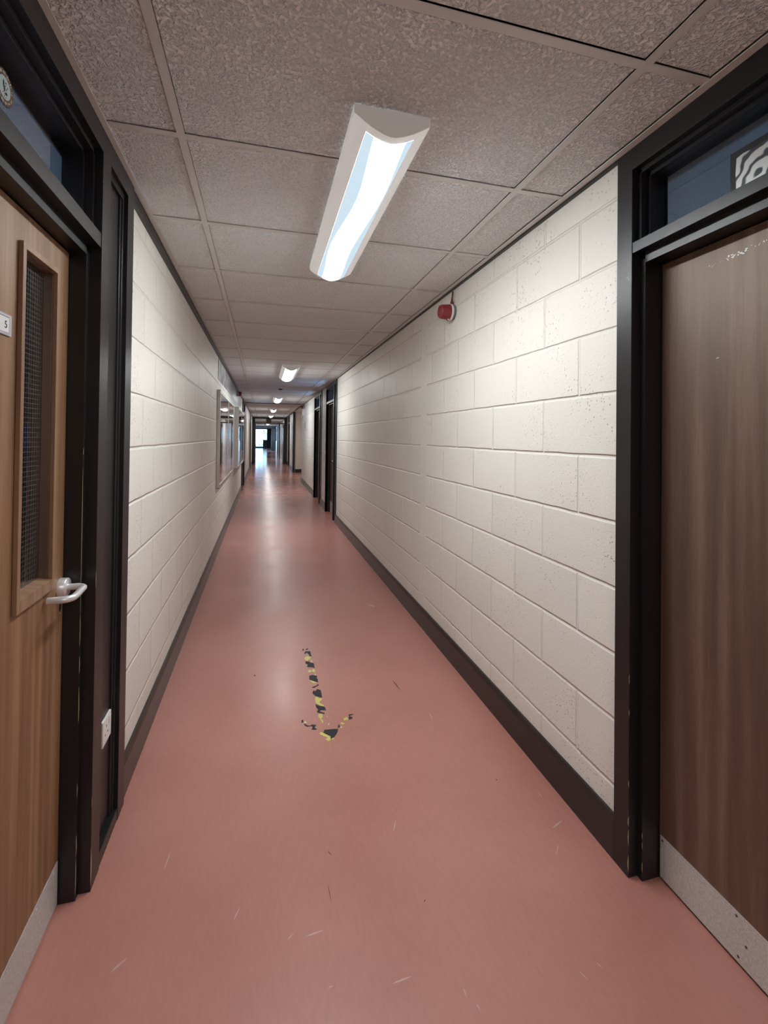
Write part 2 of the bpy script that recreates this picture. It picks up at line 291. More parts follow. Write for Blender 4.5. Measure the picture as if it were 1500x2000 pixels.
# ------------------------------------------------------------------ mesh helpers
class MB:
    def __init__(s): s.v = []; s.f = []; s.m = []; s.sm = []; s.mats = []
    def mi(s, mat):
        if mat not in s.mats: s.mats.append(mat)
        return s.mats.index(mat)
    def add(s, vs, fs, mat, smooth=False):
        o = len(s.v); s.v += [tuple(v) for v in vs]; i = s.mi(mat)
        for f in fs: s.f.append([o+k for k in f]); s.m.append(i); s.sm.append(smooth)
    def box(s, x0, x1, y0, y1, z0, z1, mat):
        if x0 > x1: x0, x1 = x1, x0
        if y0 > y1: y0, y1 = y1, y0
        if z0 > z1: z0, z1 = z1, z0
        v = [(x, y, z) for x in (x0, x1) for y in (y0, y1) for z in (z0, z1)]
        s.add(v, [(0,1,3,2), (4,6,7,5), (0,4,5,1), (2,3,7,6), (0,2,6,4), (1,5,7,3)], mat); return s
    def prism(s, pts, a0, a1, axis, mat, smooth=False):
        """pts: outline in the plane across `axis`; extruded from a0 to a1."""
        n = len(pts)
        def P(p, a):
            return {0: (a, p[0], p[1]), 1: (p[0], a, p[1]), 2: (p[0], p[1], a)}[axis]
        v = [P(p, a0) for p in pts] + [P(p, a1) for p in pts]
        s.add(v, [tuple(range(n))[::-1], tuple(range(n, 2*n))], mat)
        o = len(s.v) - 2*n; i = s.mi(mat)
        for k in range(n):
            s.f.append([o+k, o+(k+1) % n, o+n+(k+1) % n, o+n+k]); s.m.append(i); s.sm.append(smooth)
        return s
    def lathe(s, prof, c, axis, mat, n=32, smooth=True):
        """prof: (radius, distance along axis); c: centre; axis: unit vector."""
        ax = Vector(axis).normalized(); t = Vector((0, 0, 1)) if abs(ax.z) < .9 else Vector((1, 0, 0))
        u = ax.cross(t).normalized(); w = ax.cross(u); c = Vector(c); v = []
        for r, d in prof:
            for k in range(n):
                a = 2*math.pi*k/n; v.append(c + ax*d + (u*math.cos(a) + w*math.sin(a))*r)
        fs = []
        for j in range(len(prof)-1):
            for k in range(n): fs.append((j*n+k, j*n+(k+1) % n, (j+1)*n+(k+1) % n, (j+1)*n+k))
        s.add(v, fs, mat, smooth)
        s.add(v[:n], [tuple(range(n))[::-1]], mat); s.add(v[-n:], [tuple(range(n))], mat)
        return s
    def tube(s, path, r, mat, n=14):
        path = [Vector(p) for p in path]; v = []
        for i, p in enumerate(path):
            d = (path[min(i+1, len(path)-1)] - path[max(i-1, 0)]).normalized()
            t = Vector((0, 0, 1)) if abs(d.z) < .9 else Vector((1, 0, 0))
            u = d.cross(t).normalized(); w = d.cross(u)
            rr = r[i] if isinstance(r, (list, tuple)) else r
            for k in range(n):
                a = 2*math.pi*k/n; v.append(p + (u*math.cos(a) + w*math.sin(a))*rr)
        fs = [(j*n+k, j*n+(k+1) % n, (j+1)*n+(k+1) % n, (j+1)*n+k) for j in range(len(path)-1) for k in range(n)]
        s.add(v, fs, mat, True); s.add(v[:n], [tuple(range(n))[::-1]], mat); s.add(v[-n:], [tuple(range(n))], mat); return s
    def build(s, name, parent=None, bevel=0, origin=None):
        me = bpy.data.meshes.new(name)
        if origin is None: origin = tuple(world_loc(parent)) if parent is not None else (0, 0, 0)
        ox, oy, oz = origin
        me.from_pydata([(x-ox, y-oy, z-oz) for x, y, z in s.v], [], s.f)
        for mname in s.mats: me.materials.append(MATS[mname])
        for p, mi_, sm in zip(me.polygons, s.m, s.sm): p.material_index = mi_; p.use_smooth = sm
        bmx = bmesh.new(); bmx.from_mesh(me); bmesh.ops.recalc_face_normals(bmx, faces=bmx.faces[:]); bmx.to_mesh(me); bmx.free()
        o = bpy.data.objects.new(name, me); COL.objects.link(o)
        o.location = origin
        if parent is not None:
            o.parent = parent; o.location = Vector(origin) - world_loc(parent)
        if bevel:
            b = o.modifiers.new('bevel', 'BEVEL'); b.width = bevel; b.segments = 2; b.limit_method = 'ANGLE'; b.angle_limit = math.radians(40)
        return o
def world_loc(o):
    l = Vector(o.location)
    while o.parent: o = o.parent; l += Vector(o.location)
    return l
def empty(name, loc):
    o = bpy.data.objects.new(name, None); COL.objects.link(o); o.location = loc; o.empty_display_size = .05; return o
def tag(o, label=None, cat=None, group=None, kind=None):
    if label: o['label'] = label
    if cat: o['category'] = cat
    if group: o['group'] = group
    if kind: o['kind'] = kind
    return o
def struct(o, label=None, cat=None):
    return tag(o, label, cat, None, 'structure')

# ================================================================== THE SETTING
XL, XR = -.499, 1.132            # wall faces of the corridor
YB = -4.4                        # corridor behind the viewer
YP = 23.3                        # glazed screen across the corridor
def wall(name, segs, label):
    b = MB()
    for (x0, x1, y0, y1, z0, z1, mt) in segs: b.box(x0, x1, y0, y1, z0, z1, mt)
    return struct(b.build(name), label, 'wall')

fl = MB(); fl.box(-4.2, 3.4, YB-.1, 55.4, -.12, 0, 'vinyl_floor')
struct(fl.build('floor'), 'glossy salmon red vinyl floor running the length of the corridor', 'floor')

WLX, WRX = XL-.1, XR+.1
wall('wall_left', [(WLX, XL, 1.895, 11.8, 0, 2.6, 'painted_block_left'), (WLX, XL, YB, .60, 0, 2.6, 'painted_block_left'),
                   (WLX, XL, 13.35, 19.2, 0, 2.6, 'painted_block_left'), (WLX, XL, 20.15, YP, 0, 2.6, 'painted_block_left'),
                   (WLX, XL, .60, 1.895, 2.29, 2.6, 'painted_block_left'), (WLX, XL, 11.8, 13.35, 2.29, 2.6, 'painted_block_left'), (WLX, XL, 19.2, 20.15, 2.29, 2.6, 'painted_block_left')],
     'cream painted blockwork wall on the left, with the notice boards')
wall('wall_right', [(XR, WRX, 1.262, 7.21, 0, 2.6, 'painted_block_right'), (XR, WRX, YB, .27, 0, 2.6, 'painted_block_right'),
                    (XR, WRX, 8.45, 9.14, 0, 2.6, 'painted_block_right'), (XR, WRX, 10.45, 13.93, 0, 2.6, 'painted_block_right'),
                    (XR, WRX, .27, 1.262, 2.29, 2.6, 'painted_block_right'), (XR, WRX, 7.21, 8.45, 2.29, 2.6, 'painted_block_right'), (XR, WRX, 9.14, 10.45, 2.29, 2.6, 'painted_block_right'),
                    (WRX, 3.0, 13.83, 13.93, 0, 2.6, 'painted_block_end'), (3.0, 3.1, 13.83, 17.8, 0, 2.6, 'painted_block_right')],
     'cream painted blockwork wall on the right, longest bare stretch')
wall('wall_right_far', [(1.17, 3.1, 17.72, 17.82, 0, 2.6, 'plaster_cream'), (1.17, 1.27, 17.82, 20.9, 0, 2.6, 'painted_block_right'), (1.17, 1.27, 22.1, YP, 0, 2.6, 'painted_block_right'), (1.17, 1.27, 20.9, 22.1, 2.29, 2.6, 'painted_block_right')],
     'pale return wall facing the viewer beyond the recess on the right')
wall('wall_back', [(WLX, WRX, YB-.1, YB, 0, 2.6, 'painted_block_end')], 'blockwork wall closing the corridor behind the viewer')
# beyond the screen
wall('wall_left_far', [(-1.05, -.95, YP, 40.0, 0, 2.6, 'painted_block_left'), (-1.05, -.95, 40.0, 50.0, 0, .85, 'painted_block_left'), (-1.05, -.95, 40.0, 50.0, 2.1, 2.6, 'painted_block_left'), (-1.05, -.95, 50.0, 55.1, 0, 2.6, 'painted_block_left'), (-.95, WLX, YP-.1, YP+.0, 0, 2.6, 'painted_block_end')],
     'pale wall on the left beyond the glazed screen')
wall('wall_right_end', [(1.2, 1.3, YP, 41.0, 0, 2.6, 'painted_block_right'), (1.2, 1.3, 41, 44.8, 0, .9, 'painted_block_right'), (1.2, 1.3, 41, 44.8, 2.1, 2.6, 'painted_block_right'),
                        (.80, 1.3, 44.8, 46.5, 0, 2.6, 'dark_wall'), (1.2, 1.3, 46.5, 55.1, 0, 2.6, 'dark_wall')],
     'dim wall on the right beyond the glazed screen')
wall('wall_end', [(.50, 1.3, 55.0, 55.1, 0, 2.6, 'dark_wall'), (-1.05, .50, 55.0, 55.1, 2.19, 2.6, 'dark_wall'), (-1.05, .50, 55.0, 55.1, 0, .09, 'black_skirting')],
     'dark wall beside the bright window at the far end')

# ceiling tiles: slabs dropped into the grid, with a narrow gap against each bar
ct = MB()
GY0, P = 1.531, .6
GL, GR, HB = -.2566, .9029, .012
def tiles(xa, xb, ya, yb):
    c = .0035                                    # eased arris
    z = CEIL + .003; x0, x1, y0, y1 = xa, xb, ya, yb
    v = [(x0+c, y0+c, z), (x1-c, y0+c, z), (x1-c, y1-c, z), (x0+c, y1-c, z), (x0, y0, z+c), (x1, y0, z+c), (x1, y1, z+c), (x0, y1, z+c), (x0, y0, z+.02), (x1, y0, z+.02), (x1, y1, z+.02), (x0, y1, z+.02)]
    f = [(0,3,2,1)] + [(i, (i+1) % 4, 4+(i+1) % 4, 4+i) for i in range(4)] + [(4+i, 4+(i+1) % 4, 8+(i+1) % 4, 8+i) for i in range(4)] + [(8,9,10,11)]
    ct.add(v, f, 'ceiling_tile')
g = .0016
k = -8
while GY0 + P*k < YP - .1:
    ya, yb = max(YB, GY0 + P*k + HB), min(YP-.06, GY0 + P*(k+1) - HB - g)
    xr = XR - .02
    if yb > YB + .05 and yb - ya > .05:
        tiles(XL+.03, GL-HB-g, ya, yb); tiles(GL+HB, GR-HB-g, ya, yb); tiles(GR+HB, XR-.04, ya, yb)
        if 13.93 < yb and ya < 17.7:
            tiles(XR+.02, 1.70, max(ya, 13.95), min(yb, 17.7)); tiles(1.72, 2.98, max(ya, 13.95), min(yb, 17.7))
    k += 1
ct.box(-1.06, 3.12, YB-.1, 13.0, 2.55, 2.6, 'dark_void'); ct.box(-1.06, 3.12, 13.0, 56, 2.55, 2.6, 'dark_void')
struct(ct.build('ceiling'), 'suspended ceiling of off-white fissured mineral tiles', 'ceiling')
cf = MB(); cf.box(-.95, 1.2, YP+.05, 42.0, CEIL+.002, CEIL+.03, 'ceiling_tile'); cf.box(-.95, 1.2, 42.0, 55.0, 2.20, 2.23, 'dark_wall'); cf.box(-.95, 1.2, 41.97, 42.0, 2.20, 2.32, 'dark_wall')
struct(cf.build('ceiling_far'), 'ceiling beyond the glazed screen at the far end', 'ceiling')
# grid bars and edge angles
gb = MB()
for x in (GL, GR): gb.box(x-HB, x+HB, YB, YP-.06, CEIL, CEIL+.0032, 'ceiling_bar')
k = -6
while GY0 + P*k < YP - .1:
    y = GY0 + P*k
    if y > YB: 
        for a, b_ in ((XL+.036, GL-HB), (GL+HB, GR-HB), (GR+HB, XR-.04)): gb.box(a, b_, y-HB, y+HB, CEIL+.0005, CEIL+.003, 'ceiling_bar')
        if 13.95 < y < 17.7: gb.box(XR, 2.98, y-HB, y+HB, CEIL+.0005, CEIL+.003, 'ceiling_bar')
    k += 1
struct(gb.build('trim_1'), 'beige metal grid holding the ceiling tiles', 'ceiling grid')
ea = MB()
ea.box(XL+.015, XL+.039, YB, YP-.06, CEIL-.002, CEIL+.001, 'ceiling_bar'); ea.box(XL+.0155, XL+.017, YB, YP-.06, CEIL-.002, CEIL+.02, 'ceiling_bar')
ea.box(XR-.039, XR-.015, YB, 13.93, CEIL-.002, CEIL+.001, 'ceiling_bar')
ea.box(XR-.0, XR+.03, 13.95, 17.72, CEIL-.0, CEIL+.002, 'ceiling_bar')
struct(ea.build('trim_2'), 'beige edge angles where ceiling meets the walls', 'trim')
bt = MB()
bt.box(XL, XL+.0155, 1.895, 11.8, 2.245, CEIL+.02, 'black_paint'); bt.box(XL, XL+.0155, 13.35, 19.2, 2.255, CEIL+.02, 'black_paint'); bt.box(XL, XL+.0155, 20.15, YP-.06, 2.255, CEIL+.02, 'black_paint')
bt.box(XR-.0155, XR, 1.262, 7.21, 2.277, CEIL+.02, 'black_paint'); bt.box(XR-.0155, XR, 8.45, 9.14, 2.277, CEIL+.02, 'black_paint'); bt.box(XR-.0155, XR, 10.45, 13.93, 2.277, CEIL+.02, 'black_paint')
bt.box(XL+.016, XR-.016, 13.31, 13.34, CEIL-.012, CEIL+.02, 'black_paint')
struct(bt.build('trim_3'), 'black painted battens under the ceiling edge', 'trim')

# skirtings
def skirting(name, segs, label):
    b = MB()
    for (side, y0, y1) in segs:
        x = XL if side < 0 else XR; s = 1 if side < 0 else -1
        pts = [(x, 0.0005), (x+s*.0155, 0.0005), (x+s*.0155, .118), (x+s*.009, .140), (x, .140)]
        b.prism(pts, y0, y1, 1, 'black_skirting')
    return b
struct(skirting('l', [(-1, 1.896, 11.8), (-1, YB, .60), (-1, 13.35, 19.2), (-1, 20.15, YP-.06)], '').build('baseboard_left'), 'black skirting board along the left wall', 'skirting')
sr_ = skirting('r', [(1, 1.2625, 7.21), (1, YB, .27), (1, 8.45, 9.14), (1, 10.45, 13.93)], '')
sr_.box(1.2, 2.99, 17.705, 17.72, .0005, .125, 'black_skirting'); sr_.box(1.155, 1.17, 17.83, 20.9, .0005, .14, 'black_skirting'); sr_.box(1.155, 1.17, 22.1, YP-.07, .0005, .14, 'black_skirting')
sr_.box(XR, 2.99, 13.93, 13.945, .0005, .14, 'black_skirting')
struct(sr_.build('baseboard_right'), 'black skirting board along the right wall', 'skirting')
# black corner post of the recess
cp = MB(); cp.box(1.10, 1.17, 17.66, 17.76, 0, CEIL, 'black_paint')
struct(cp.build('trim_4'), 'black timber corner post beyond the recess on the right', 'trim')

# rooms behind the two near doors
def room(name, x0, x1, y0, y1, win, label):
    b = MB(); t = .06; z1 = 2.5
    b.box(x0, x1, y0-t, y0, 0, z1, 'room_dark'); b.box(x0, x1, y1, y1+t, 0, z1, 'room_dark'); b.box(x0, x1, y0, y1, z1, z1+t, 'room_dark')
    xs = x0 if abs(x0) > abs(x1) else x1; xo = xs - t if xs < 0 else xs
    if win:
        yc = y0
        for wy0, wy1, wz0, wz1 in win:
            b.box(xo, xo+t, yc, wy0, 0, z1, 'room_dark'); yc = wy1
            b.box(xo, xo+t, wy0, wy1, 0, wz0, 'room_dark'); b.box(xo, xo+t, wy0, wy1, wz1, z1, 'room_dark')
        b.box(xo, xo+t, yc, y1, 0, z1, 'room_dark')
    else: b.box(xo, xo+t, y0, y1, 0, z1, 'room_dark')
    return struct(b.build(name), label, 'wall')
room('wall_room_left', -3.9, -.60, .3, 10.6, [(9.0, 9.5, .95, 1.5)], 'dark walls of the room behind the left door')
room('wall_room_right', 1.233, 3.4, -.8, 3.0, None, 'dark walls of the room behind the right door')

# ================================================================== DOORS
def chips(b, side, X, Y, zs, w=.004):
    """bare wood where the paint has been knocked off an arris"""
    for z, h, ww in zs:
        pts = []
        n = 7
        for i in range(n): 
            t = i/(n-1); pts.append((Y + 1.7*ww*math.sin(math.pi*t)*random.uniform(.5, 1), z + h*t))
        for i in range(n-1, -1, -1):
            t = i/(n-1); pts.append((Y - .0007, z + h*t))
        b.prism(pts, X - .0006*side, X, 0, 'bare_wood')

def door_unit(name, side, xf, yn, yf, ztop_tr, zbot_tr, zdoor, dl_y, outer_w, label, depth=.075, panel=None, leaf='veneer_brown', kick=True, hinge_gap=.003, fan_split=None):
    """side -1 left wall, +1 right wall. xf: face of the frame. yn..yf: extent of the frame along the wall.
    dl_y=(near, far) edges of the door leaf."""
    s = side
    X = lambda d: xf + s*d
    root = empty(name, (xf, (yn+yf)/2, 0)); struct(root, label, 'door')
    f = MB(); D = .17
    d0, d1 = dl_y
    # outer posts and head
    f.box(X(0), X(D), yf-outer_w, yf, 0, CEIL-.002, 'black_paint'); f.box(X(0), X(D), yn, yn+outer_w, 0, CEIL-.002, 'black_paint')
    f.box(X(0), X(D), yn+outer_w, yf-outer_w, 2.215, CEIL-.002, 'black_paint')
    # door jambs with a step: face, lining, stop against which the leaf sits
    def jamb(y, dirn, wide):
        f.box(X(0), X(D), y + dirn*.020, y + dirn*(.020+wide), 0, 2.216, 'black_paint')
        f.box(X(.033), X(D), y + dirn*.0, y + dirn*.0205, 0, zdoor+.016, 'black_paint')
    wf = (yf-outer_w) - (d1+.020) if panel is None else .075
    jamb(d1, 1, wf); jamb(d0, -1, max(.01, (d0-.020) - (yn+outer_w)) if panel != 'near' else .075)
    # transom and the stepped head lining
    f.box(X(0.002), X(D), d0-.021, d1+.021, zbot_tr, ztop_tr, 'black_paint')
    f.box(X(.033), X(D), d0, d1, zdoor+.003, zbot_tr+.001, 'black_paint')
    # beads round the fanlight
    za, zb = ztop_tr, 2.216
    for (a, b_) in ((.022, .014), (.045, .026)):
        f.box(X(a), X(D), d0-.02, d1+.02, zb-b_, zb, 'black_paint'); f.box(X(a), X(D), d1+.02-b_, d1+.02, za, zb, 'black_paint'); f.box(X(a), X(D), d0-.02, d0-.02+b_, za, zb, 'black_paint')
    if name == 'door_1':
        chips(f, s, X(.033), d1-.0005, [(.02, .10, .004), (.13, .06, .005), (.30, .04, .003), (.52, .10, .0035), (.66, .05, .003), (.74, .09, .002), (.84, .42, .0011), (1.30, .02, .002)])
        chips(f, s, X(0), d1+.0195, [(.02, .11, .004), (.25, .03, .002), (.9, .05, .001)])
    if name == 'door_2':
        for z, h, w in [(.02, .05, .003), (.10, .05, .002), (.16, .03, .0025), (.28, .02, .002), (.50, .02, .0015), (.60, .03, .0012)]:
            chips(f, s, X(0), d1+.0195, [(z, h, w)])
        chips(f, s, X(.033), d1-.0005, [(.03, .03, .002), (.10, .02, .002), (.13, .02, .0015)])
    fr = f.build('door_frame', root, bevel=.0022)
    # side panel beside the door
    if panel == 'far':
        pb = MB(); a, b_ = d1+.095, yf-outer_w
        pb.box(X(.022), X(.05), a, b_, .04, 2.22, 'black_paint')
        pb.box(X(.0015), X(.05), a, b_, 0.0005, .042, 'black_paint')
        pb.box(X(.012), X(.05), b_-.018, b_, .042, 2.22, 'black_paint'); pb.box(X(.016), X(.05), b_-.034, b_-.018, .042, 2.20, 'black_paint')
        pb.box(X(.012), X(.05), a, b_-.018, 2.19, 2.216, 'black_paint')
        pb.build('side_panel', root, bevel=.0015)
    if panel == 'near':
        pb = MB(); a, b_ = yn+outer_w, d0-.095
        pb.box(X(.022), X(.05), a, b_, .0, 2.22, 'black_paint'); pb.build('side_panel', root)
    gl = MB(); gl.box(X(.070), X(.074), d0-.018, d1+.018, ztop_tr, 2.216, 'fanlight_glass'); gl.build('fanlight_glass', root)
    # leaf
    lf = MB(); xa, xb = X(depth), X(depth+.044); z0, z1 = .006, zdoor
    y0, y1 = d0+hinge_gap, d1-hinge_gap
    return root, X, lf, (xa, xb, y0, y1, z0, z1)

# ---- left door, with wired glass vision panel
root1, X, lf, (xa, xb, y0, y1, z0, z1) = door_unit('door_1', -1, -.477, .60, 1.895, 1.965, 1.922, 1.888, (.70, 1.535), .075,
    'honey veneer door with a narrow wired glass panel, in black frame on the left', depth=.078, panel='far', leaf='veneer_honey')
hy0, hy1, hz0, hz1 = 1.262, 1.432, .968, 1.795
W = 'veneer_honey'
for (a, b_, c, d) in ((y0, hy0, z0, z1), (hy1, y1, z0, z1), (hy0, hy1, z0, hz0), (hy0, hy1, hz1, z1)): lf.box(xa, xb, a, b_, c, d, W)
leaf1 = lf.build('door_leaf', root1)
bd = MB(); B = 'bead_wood'; xo, xi = xa+.011, xa-.010
oy0, oy1, oz0, oz1 = 1.247, 1.447, .938, 1.810
bd.box(xa+.0003, xo, oy0, hy0, oz0, oz1, B); bd.box(xa+.0003, xo, hy1, oy1, oz0, oz1, B); bd.box(xa+.0003, xo, hy0, hy1, oz0, hz0, B); bd.box(xa+.0003, xo, hy0, hy1, hz1, oz1, B)
# splayed sill and dark reveal lining
bd.prism([(xo, hz0), (xa-.022, hz0+.006), (xa-.022, hz0)], hy0, hy1, 1, B)
ld = 'veneer_brown'
bd.box(xa-.022, xa, hy1-.002, hy1, hz0, hz1, ld); bd.box(xa-.022, xa, hy0, hy1, hz1-.002, hz1, ld)
bd.build('glazing_bead', leaf1, bevel=.0012)
vg = MB(); vg.box(xa-.022, xa-.028, hy0, hy1, hz0, hz1, 'wired_glass'); vg.build('wired_glass_panel', leaf1)
kp = MB(); kp.box(xa+.0003, xa+.002, y0+.002, y1-.004, .010, .132, 'kick_plate_metal')
for yy in (.80, 1.1, 1.40, 1.50): kp.lathe([(.0035, 0), (.003, .001)], (xa+.002, yy, .12), (1, 0, 0), 'steel', 10)
kp.build('kick_plate', leaf1)
# lever handle on a round rose
hd = MB(); hy, hz = 1.512, .921
hd.lathe([(.0265, 0), (.0265, .010), (.0262, .0105), (.0262, .018), (.024, .0205), (.010, .0205), (.0100, .022)], (xa+.0003, hy, hz), (1, 0, 0), 'steel', 36)
pth = [(xa+.018, hy, hz), (xa+.048, hy, hz)]
for i in range(1, 7):
    a = math.pi/2*i/6; pth.append((xa+.048+.016*math.sin(a), hy-.016*(1-math.cos(a)), hz-.001))
pth += [(xa+.064, hy-.055, hz-.004)]
for i in range(0, 7):
    a = math.pi/2*i/6; pth.append((xa+.064-.024*(1-math.cos(a)), hy-.075-.024*math.sin(a), hz-.005))
pth += [(xa+.030, hy-.0995, hz-.005), (xa+.008, hy-.0995, hz-.005)]
hd.tube(pth, .0092, 'steel', 18)
hd.build('lever_handle', leaf1)
kh = MB()
def oval(cy, cz, ry, rz, n=18): return [(cy+ry*math.cos(2*math.pi*i/n), cz+rz*math.sin(2*math.pi*i/n)) for i in range(n)]
kh.prism(oval(1.512, .861, .0105, .0185), xa+.0003, xa+.0012, 0, 'brass'); kh.prism(oval(1.513, .864, .0075, .0135), xa+.0012, xa+.0014, 0, 'dark_void')
kh.build('keyhole', leaf1)
# number plate: frame, white card, figure 5
npl = MB(); py0, py1, pz0, pz1 = 1.075, 1.216, 1.577, 1.624
npl.box(xa+.0003, xa+.004, py0, py1, pz0, pz1, 'plate_frame'); npl.box(xa+.004, xa+.0044, py0+.012, py1-.011, pz0+.006, pz1-.006, 'print_black'); npl.box(xa+.0044, xa+.0048, py0+.0135, py1-.0125, pz0+.006, pz1-.0075, 'white_plastic')
npl.build('number_plate', leaf1, bevel=.001)
def text_mesh(body, size, ext, mat, name, parent, loc, rot):
    cu = bpy.data.curves.new(name, 'FONT'); cu.body = body; cu.size = size; cu.extrude = ext; cu.align_x = 'CENTER'; cu.align_y = 'CENTER'
    tmp = bpy.data.objects.new('tmp', cu); COL.objects.link(tmp)
    dg = bpy.context.evaluated_depsgraph_get(); me = bpy.data.meshes.new_from_object(tmp.evaluated_get(dg)); bpy.data.objects.remove(tmp)
    me.materials.clear(); me.materials.append(MATS[mat]); o = bpy.data.objects.new(name, me); COL.objects.link(o)
    if parent: o.parent = parent; loc = Vector(loc) - world_loc(parent)
    o.location = loc; o.rotation_euler = rot; return o
text_mesh('5', .023, .0003, 'print_black', 'figure_five', leaf1, (xa+.0051, 1.190, 1.599), (math.pi/2, 0, math.pi/2))
# grey blue boards standing behind the fanlights
def xb_board(root, x0, x1, ya, yb, za, zb, mt, rim):
    b = MB(); b.add([(x0, ya, za), (x0, yb, za), (x0, yb, zb), (x0, ya, zb)], [(0, 1, 2, 3)], mt); b.box(x0, x1, yb, yb+.006, za, zb+.006, rim); b.box(x0, x1, ya, yb, zb, zb+.006, rim); b.build('backing_board', root)
xb_board(root1, X(.10), X(.108), .75, 1.540, 1.966, 2.166, 'board_grey', 'brown_timber')

# ---- right door, plain brown veneer
root2, X, lf, (xa, xb, y0, y1, z0, z1) = door_unit('door_2', 1, 1.117, .27, 1.262, 1.983, 1.950, 1.915, (.385, 1.180), .060,
    'plain brown veneer door with pale kick plate, in black frame on the right', depth=.096)
lf.box(xa, xb, y0, y1, z0, z1, 'veneer_brown')
leaf2 = lf.build('door_leaf', root2)
kp = MB(); kp.box(xa-.0003, xa-.002, y0+.002, y1-.004, .010, .137, 'kick_plate_metal')
for yy, zz in ((1.165, .125), (.935, .125), (.93, .025), (.91, .07)): kp.lathe([(.0035, 0), (.003, .001)], (xa-.002, yy, zz), (-1, 0, 0), 'dark_cap', 10)
kp.build('kick_plate', leaf2)
sc = MB()
for i in range(46):          # flecks of old adhesive in a row near the top of the door
    t = random.random(); yy = 1.03 - .20*t + random.gauss(0, .004); zz = 1.853 + .012*t + random.gauss(0, .0035); r = random.uniform(.0006, .0022)*(1.4 if .30 < t < .62 else .8)
    sc.prism([(yy+r*math.cos(a)*random.uniform(.6, 1.6), zz+r*math.sin(a)) for a in (0, 1.2, 2.4, 3.6, 5)], xa-.0008, xa-.0001, 0, 'white_plastic')
sc.prism([(.998, 1.591), (.990, 1.5925), (.990, 1.5905), (.997, 1.5895)], xa-.0008, xa-.0001, 0, 'white_plastic')
for (a, b_) in (((.985, .68), (.955, .655)), ((.975, .55), (.905, .44)), ((1.10, .80), (1.06, .78))):
    w = .0006; sc.prism([(a[0], a[1]), (b_[0], b_[1]), (b_[0]-w, b_[1]-w), (a[0]-w, a[1]-w)], xa-.0004, xa-.0001, 0, 'bead_wood')
tag(sc.build('adhesive_marks', leaf2), 'white flecks of old adhesive and scratches', kind='stuff')
xb_board(root2, X(.105), X(.112), .40, 1.168, 1.984, 2.200, 'board_blue_grey', 'black_paint')

# ---- the two far doors on the right
def plain_leaf(lf, ext, s, vis=None):
    xa, xb, y0, y1, z0, z1 = ext
    if vis:
        a, b_, c, d = vis
        lf.box(xa, xb, y0, a, z0, z1, 'veneer_brown'); lf.box(xa, xb, b_, y1, z0, z1, 'veneer_brown'); lf.box(xa, xb, a, b_, z0, c, 'veneer_brown'); lf.box(xa, xb, a, b_, d, z1, 'veneer_brown')
    else: lf.box(xa, xb, y0, y1, z0, z1, 'veneer_brown')
def small_lever(leaf, xa, s, y, z, dirn):
    h = MB(); h.lathe([(.025, 0), (.025, .01)], (xa, y, z), (-s, 0, 0), 'steel', 20)
    h.tube([(xa, y, z), (xa - s*.055, y, z), (xa - s*.06, y+dirn*.02, z), (xa - s*.06, y+dirn*.11, z), (xa - s*.03, y+dirn*.125, z)], .010, 'steel', 10)
    h.build('lever_handle', leaf)
root3, X, lf, ext = door_unit('door_3', 1, 1.117, 7.21, 8.45, 1.99, 1.95, 1.925, (7.56, 8.36), .07,
    'nearer of two brown doors in black frames far along the right wall, with papers on it', depth=.085, panel='near')
plain_leaf(lf, ext, 1, (7.66, 7.86, 1.52, 1.86)); leaf3 = lf.build('door_leaf', root3)
v = MB(); v.box(ext[0]+.01, ext[0]+.015, 7.66, 7.86, 1.52, 1.86, 'dark_display'); v.build('vision_glass', leaf3)
v = MB(); v.box(ext[0]-.002, ext[0], ext[2], ext[3], .01, .2, 'kick_plate_metal'); v.build('kick_plate', leaf3)
small_lever(leaf3, ext[0], 1, 7.63, .955, 1)
xpaper = ext[0]
root4, X, lf, ext = door_unit('door_4', 1, 1.117, 9.14, 10.45, 1.99, 1.95, 1.925, (9.50, 10.36), .07,
    'farther of two brown doors in black frames far along the right wall', depth=.085, panel='near')
plain_leaf(lf, ext, 1); leaf4 = lf.build('door_leaf', root4); small_lever(leaf4, ext[0], 1, 9.57, .965, 1)
# ---- far doors on the left and beyond the recess
root5, X, lf, ext = door_unit('door_5', -1, -.477, 11.8, 13.35, 1.99, 1.95, 1.925, (12.2, 13.2), .10,
    'black framed door on the left wall past the second notice board', depth=.085, panel='near')
plain_leaf(lf, ext, -1); lf.build('door_leaf', root5)
root6, X, lf, ext = door_unit('door_6', -1, -.477, 19.2, 20.15, 1.99, 1.95, 1.925, (19.3, 20.05), .07,
    'black framed door on the left just before the glazed screen', depth=.085)
plain_leaf(lf, ext, -1); lf.build('door_leaf', root6)
root7, X, lf, ext = door_unit('door_7', 1, 1.148, 20.9, 22.1, 1.99, 1.95, 1.925, (21.0, 22.0), .07,
    'black framed door on the right just before the glazed screen', depth=.085)
plain_leaf(lf, ext, 1); lf.build('door_leaf', root7)

